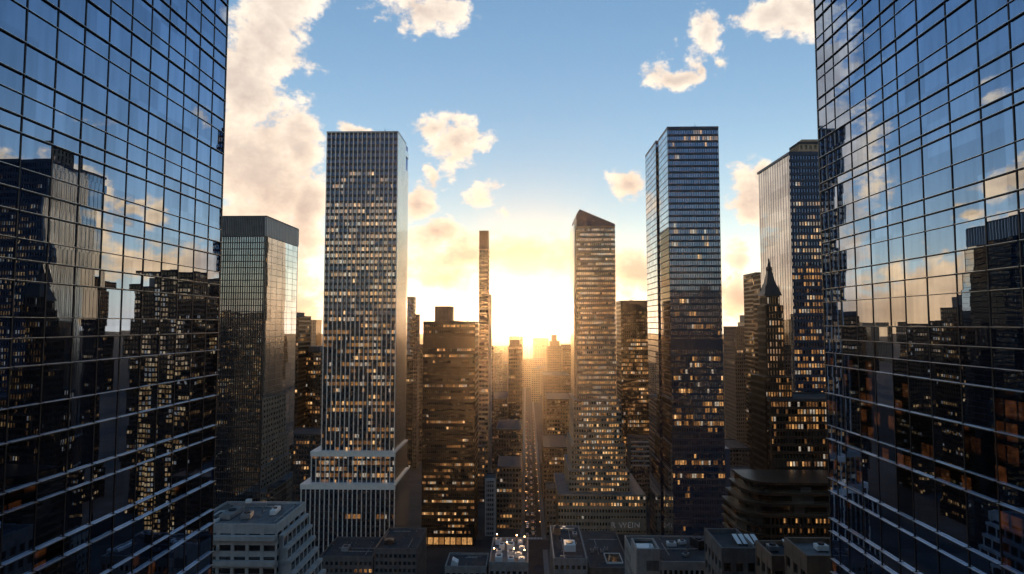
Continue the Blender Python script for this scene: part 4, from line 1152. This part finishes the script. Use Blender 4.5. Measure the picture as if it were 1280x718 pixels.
world = bpy.data.worlds.new('World'); scene.world = world; world.use_nodes = True
wt = world.node_tree; wt.nodes.clear(); t = NT(wt)
wout = t.n('ShaderNodeOutputWorld'); bg = t.n('ShaderNodeBackground'); t.l(bg.outputs[0], wout.inputs[0])
tc = t.n('ShaderNodeTexCoord'); dirv = t.v('NORMALIZE', tc.outputs['Generated'])
sx = t.n('ShaderNodeSeparateXYZ'); t.l(dirv, sx.inputs[0])
zc_ = t.m('MAXIMUM', sx.outputs[2], 0.012)
cb = t.n('ShaderNodeCombineXYZ'); t.l(sx.outputs[0], cb.inputs[0]); t.l(sx.outputs[1], cb.inputs[1]); t.l(zc_, cb.inputs[2])
sky = t.n('ShaderNodeTexSky', sky_type='NISHITA'); sky.sun_disc = False
sky.sun_elevation = R(SUN_EL); sky.sun_rotation = R(SUN_AZ)
sky.altitude = 150; sky.air_density = 1.0; sky.dust_density = 0.0; sky.ozone_density = 2.3
t.l(cb.outputs[0], sky.inputs[0])
az = t.m('MULTIPLY', t.m('ARCTAN2', sx.outputs[0], sx.outputs[1]), 57.29578)
el = t.m('MULTIPLY', t.m('ARCSINE', sx.outputs[2]), 57.29578)
pc = t.n('ShaderNodeCombineXYZ'); t.l(az, pc.inputs[0]); t.l(el, pc.inputs[1])

# cloud field: banks at real bearings and heights, torn up by noise
def B_(px, py, rx, ry, w=1.0):
    a, e = azel(px, py)
    k = 57.3 / FPX
    s = math.cos(math.atan((px - 640) / FPX)) ** 2
    return (a, e, rx * k * s, ry * k * s ** .5, w)
def Rf(px, py, rx, ry, w=1.0):      # a bank that the mirror walls show at this place
    a, e, p, q, w = B_(px, py, rx, ry, w); return (-a, e, p, q, w)
banks = [B_(335, 20, 62, 90), B_(310, 110, 58, 90), B_(318, 215, 82, 110, 1.1), B_(330, 320, 80, 80), B_(350, 400, 70, 55), B_(372, 180, 34, 50), B_(385, 260, 30, 60),
         B_(446, 158, 26, 9), B_(525, 8, 62, 26), B_(575, 176, 44, 34, 1.0), B_(545, 155, 32, 20), B_(540, 218, 22, 26, .62), B_(600, 246, 34, 22, .66), B_(625, 262, 26, 16, .6), B_(925, 320, 40, 70, .5),
         B_(520, 255, 24, 32), B_(540, 298, 34, 22), B_(585, 326, 55, 24, 1.15), B_(655, 324, 90, 27, 1.3), B_(690, 330, 60, 24, 1.2), B_(720, 335, 50, 22), B_(790, 342, 46, 34), B_(570, 345, 60, 16),
         B_(838, 92, 38, 17), B_(866, 80, 16, 16, .9), B_(876, 34, 30, 34, .72), B_(898, 66, 26, 28, .62), B_(860, 70, 46, 40, .55), B_(975, 25, 52, 28), B_(1005, 10, 30, 30),
         B_(790, 228, 28, 26), B_(940, 250, 36, 44), B_(955, 225, 20, 20), B_(922, 370, 36, 34), B_(912, 345, 14, 14, .7), 
         Rf(30, 235, 66, 42, 1.2), Rf(105, 262, 46, 44, 1.2), Rf(170, 330, 90, 30, 1.0), Rf(250, 330, 50, 30, 1.0), Rf(160, 255, 34, 16, .8), Rf(205, 270, 30, 18, .8), Rf(255, 150, 26, 22, .7), Rf(120, 150, 70, 16, .4), Rf(60, 330, 80, 50, .8), Rf(150, 310, 60, 22, .5),
         Rf(1268, 228, 50, 26), Rf(1215, 255, 36, 12, .7), Rf(1275, 335, 70, 54, 1.3), Rf(1205, 368, 60, 44, 1.3), Rf(1130, 388, 70, 40, 1.3), Rf(1060, 400, 60, 44, 1.3), Rf(1150, 345, 60, 16, .6),
         Rf(1060, 265, 40, 16, .5), Rf(1100, 70, 60, 14, .4), Rf(1240, 110, 60, 16, .4)]
grp = bpy.data.node_groups.new('cloud_density', 'ShaderNodeTree')
grp.interface.new_socket('Vector', in_out='INPUT', socket_type='NodeSocketVector')
grp.interface.new_socket('Density', in_out='OUTPUT', socket_type='NodeSocketFloat')
g = NT(grp); gi = g.n('NodeGroupInput'); go = g.n('NodeGroupOutput')
pv0 = gi.outputs[0]
w1 = g.noise(pv0, 0.16, 3, 0.5)
wrp = g.v('SCALE', g.v('SUBTRACT', w1.node.outputs['Color'], (.5, .5, .5))); wrp.node.inputs['Scale'].default_value = 4.5
pw = g.v('ADD', pv0, wrp)
pw = g.v('MULTIPLY', pw, (1, 1, 0))
acc = None
for (a, e, ra, re, w) in banks:
    mp = g.n('ShaderNodeMapping', vector_type='TEXTURE'); g.l(pw, mp.inputs['Vector'])
    mp.inputs['Location'].default_value = (a, e, 0); mp.inputs['Scale'].default_value = (ra, re, 1)
    d = g.v('LENGTH', mp.outputs[0])
    if w != 1: d = g.m('ADD', d, (1 - w) * 1.15)
    acc = d if acc is None else g.m('MINIMUM', acc, d)
acc = g.m('SUBTRACT', 1.15, acc)
g.l(g.m('MAXIMUM', acc, -.8), go.inputs[0])
grn = bpy.data.node_groups.new('cloud_billows', 'ShaderNodeTree')
grn.interface.new_socket('Vector', in_out='INPUT', socket_type='NodeSocketVector')
grn.interface.new_socket('Billow', in_out='OUTPUT', socket_type='NodeSocketFloat')
g = NT(grn); gi = g.n('NodeGroupInput'); go = g.n('NodeGroupOutput')
st = g.v('MULTIPLY', gi.outputs[0], (1, 1.35, 1))
f1 = g.noise(st, 0.22, 4, 0.6)
f2 = g.noise(st, 0.75, 4, 0.6)
f3 = g.noise(st, 2.6, 4, 0.65)
g.l(g.m('ADD', g.m('ADD', g.m('MULTIPLY', g.m('SUBTRACT', f1, .5), 2.3), g.m('MULTIPLY', g.m('SUBTRACT', f2, .5), 1.1)), g.m('MULTIPLY', g.m('SUBTRACT', f3, .5), .24)), go.inputs[0])
def billow(v):
    nd = t.n('ShaderNodeGroup'); nd.node_tree = grn; t.l(v, nd.inputs[0]); return nd.outputs[0]
def dens(v):
    nd = t.n('ShaderNodeGroup'); nd.node_tree = grp; t.l(v, nd.inputs[0]); return nd.outputs[0]
b1 = billow(pc.outputs[0]); b2 = None
d1 = t.m('ADD', dens(pc.outputs[0]), b1)
tosun = t.v('NORMALIZE', t.v('SUBTRACT', (SUN_AZ, SUN_EL + 9, 0), pc.outputs[0]))
ts = t.v('SCALE', tosun); ts.node.inputs['Scale'].default_value = 1.5
b2 = billow(t.v('ADD', pc.outputs[0], ts))
cov = t.ramp(d1, 0.06, 0.60)
thick = t.ramp(d1, 0.35, 1.25)
side_ = t.m('ADD', t.m('MULTIPLY', t.m('SUBTRACT', b1, b2), .9), .55, clamp=True)
light = t.m('MULTIPLY', t.m('ADD', t.m('MULTIPLY', side_, .75), .25), t.m('SUBTRACT', 1.15, t.m('MULTIPLY', thick, .55)), clamp=True)
sdist = t.m('ARCCOSINE', t.m('MINIMUM', t.v('DOT_PRODUCT', dirv, tuple(sdir)), 1.0))
near = t.m('POWER', 2.71828, t.m('MULTIPLY', sdist, -3.2))           # forward scattering in cloud and air
lc = t.mix(light, (0.185, 0.158, 0.150, 1), (0.40, 0.365, 0.315, 1))
lc = t.mix(t.m('MULTIPLY', near, t.m('MULTIPLY', thick, .8)), lc, (.145, .115, .105, 1))
lc = t.mix(t.m('MULTIPLY', near, t.m('SUBTRACT', .6, t.m('MULTIPLY', thick, .6))), lc, (.48, .375, .26, 1))
flank = t.ramp(t.m('ABSOLUTE', az), 26.5, 31.0)  # clouds at side bearings brightened and warmed for the mirror walls
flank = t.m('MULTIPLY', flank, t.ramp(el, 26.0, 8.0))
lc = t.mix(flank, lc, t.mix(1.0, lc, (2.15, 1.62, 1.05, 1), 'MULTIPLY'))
warm = t.m('MULTIPLY', t.m('POWER', 2.71828, t.m('MULTIPLY', t.m('MAXIMUM', el, 0.0), -0.085)), .85)
lc = t.mix(warm, lc, t.mix(1.0, lc, (1.22, .90, .62, 1), 'MULTIPLY'))
SKYK = 0.176
skc = t.n('ShaderNodeMix', data_type='RGBA', blend_type='MULTIPLY'); skc.inputs[0].default_value = 1
t.l(sky.outputs[0], skc.inputs[6]); skc.inputs[7].default_value = (SKYK, SKYK, SKYK, 1)
# aureole of the sun in the hazy air
aur = t.m('POWER', 2.71828, t.m('MULTIPLY', sdist, -30.0))
aur2 = t.m('POWER', 2.71828, t.m('MULTIPLY', sdist, -7.0))
ac = t.n('ShaderNodeMix', data_type='RGBA', blend_type='ADD'); ac.inputs[0].default_value = 1
acm = t.v('SCALE', (1.0, .72, .36)); t.l(t.m('ADD', t.m('MULTIPLY', aur, 0.9), t.m('MULTIPLY', aur2, .01)), acm.node.inputs['Scale'])
hzn = t.m('POWER', 2.71828, t.m('ADD', t.m('MULTIPLY', t.m('MAXIMUM', el, 0.0), -0.19), t.m('MULTIPLY', sdist, -1.1)))
hv = t.v('SCALE', (.36, .31, .25)); t.l(t.m('MULTIPLY', hzn, t.m('SUBTRACT', 1.0, t.m('POWER', 2.71828, t.m('MULTIPLY', sdist, -6.0)))), hv.node.inputs['Scale'])
dim = t.m('SUBTRACT', 1.0, t.m('MULTIPLY', t.m('POWER', 2.71828, t.m('MULTIPLY', sdist, -4.5)), .55))
dv = t.n('ShaderNodeCombineColor')
for i_ in range(3): t.l(dim, dv.inputs[i_])
t.l(t.mix(1.0, (SKYK, SKYK, SKYK, 1), dv.outputs[0], 'MULTIPLY'), skc.inputs[7])
bw = t.n('ShaderNodeRGBToBW'); t.l(skc.outputs[2], bw.inputs[0])
wv = t.v('SCALE', (1.10, .97, .84)); t.l(bw.outputs[0], wv.node.inputs['Scale'])
skn = t.mix(t.m('MULTIPLY', t.m('POWER', 2.71828, t.m('MULTIPLY', t.m('MAXIMUM', el, 0.0), -0.10)), .8), skc.outputs[2], wv)
t.l(skn, ac.inputs[6]); t.l(t.v('ADD', acm, hv), ac.inputs[7])
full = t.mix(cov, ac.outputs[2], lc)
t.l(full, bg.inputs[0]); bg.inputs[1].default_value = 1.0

# ------------------------------------------------------------------ render settings
scene.render.engine = 'CYCLES'
cy = scene.cycles
cy.use_denoising = True
cy.max_bounces = 6; cy.diffuse_bounces = 2; cy.glossy_bounces = 4; cy.transmission_bounces = 2; cy.volume_bounces = 0
cy.sample_clamp_indirect = 8; cy.sample_clamp_direct = 0
cy.caustics_reflective = False; cy.caustics_refractive = False
world.cycles.sampling_method = 'MANUAL'; world.cycles.sample_map_resolution = 512
cy.use_adaptive_sampling = True; cy.adaptive_threshold = 0.02
vs = scene.view_settings
vs.view_transform = 'Standard'; vs.look = 'None'; vs.exposure = 1.6; vs.gamma = 1.0; vs.use_curve_mapping = False
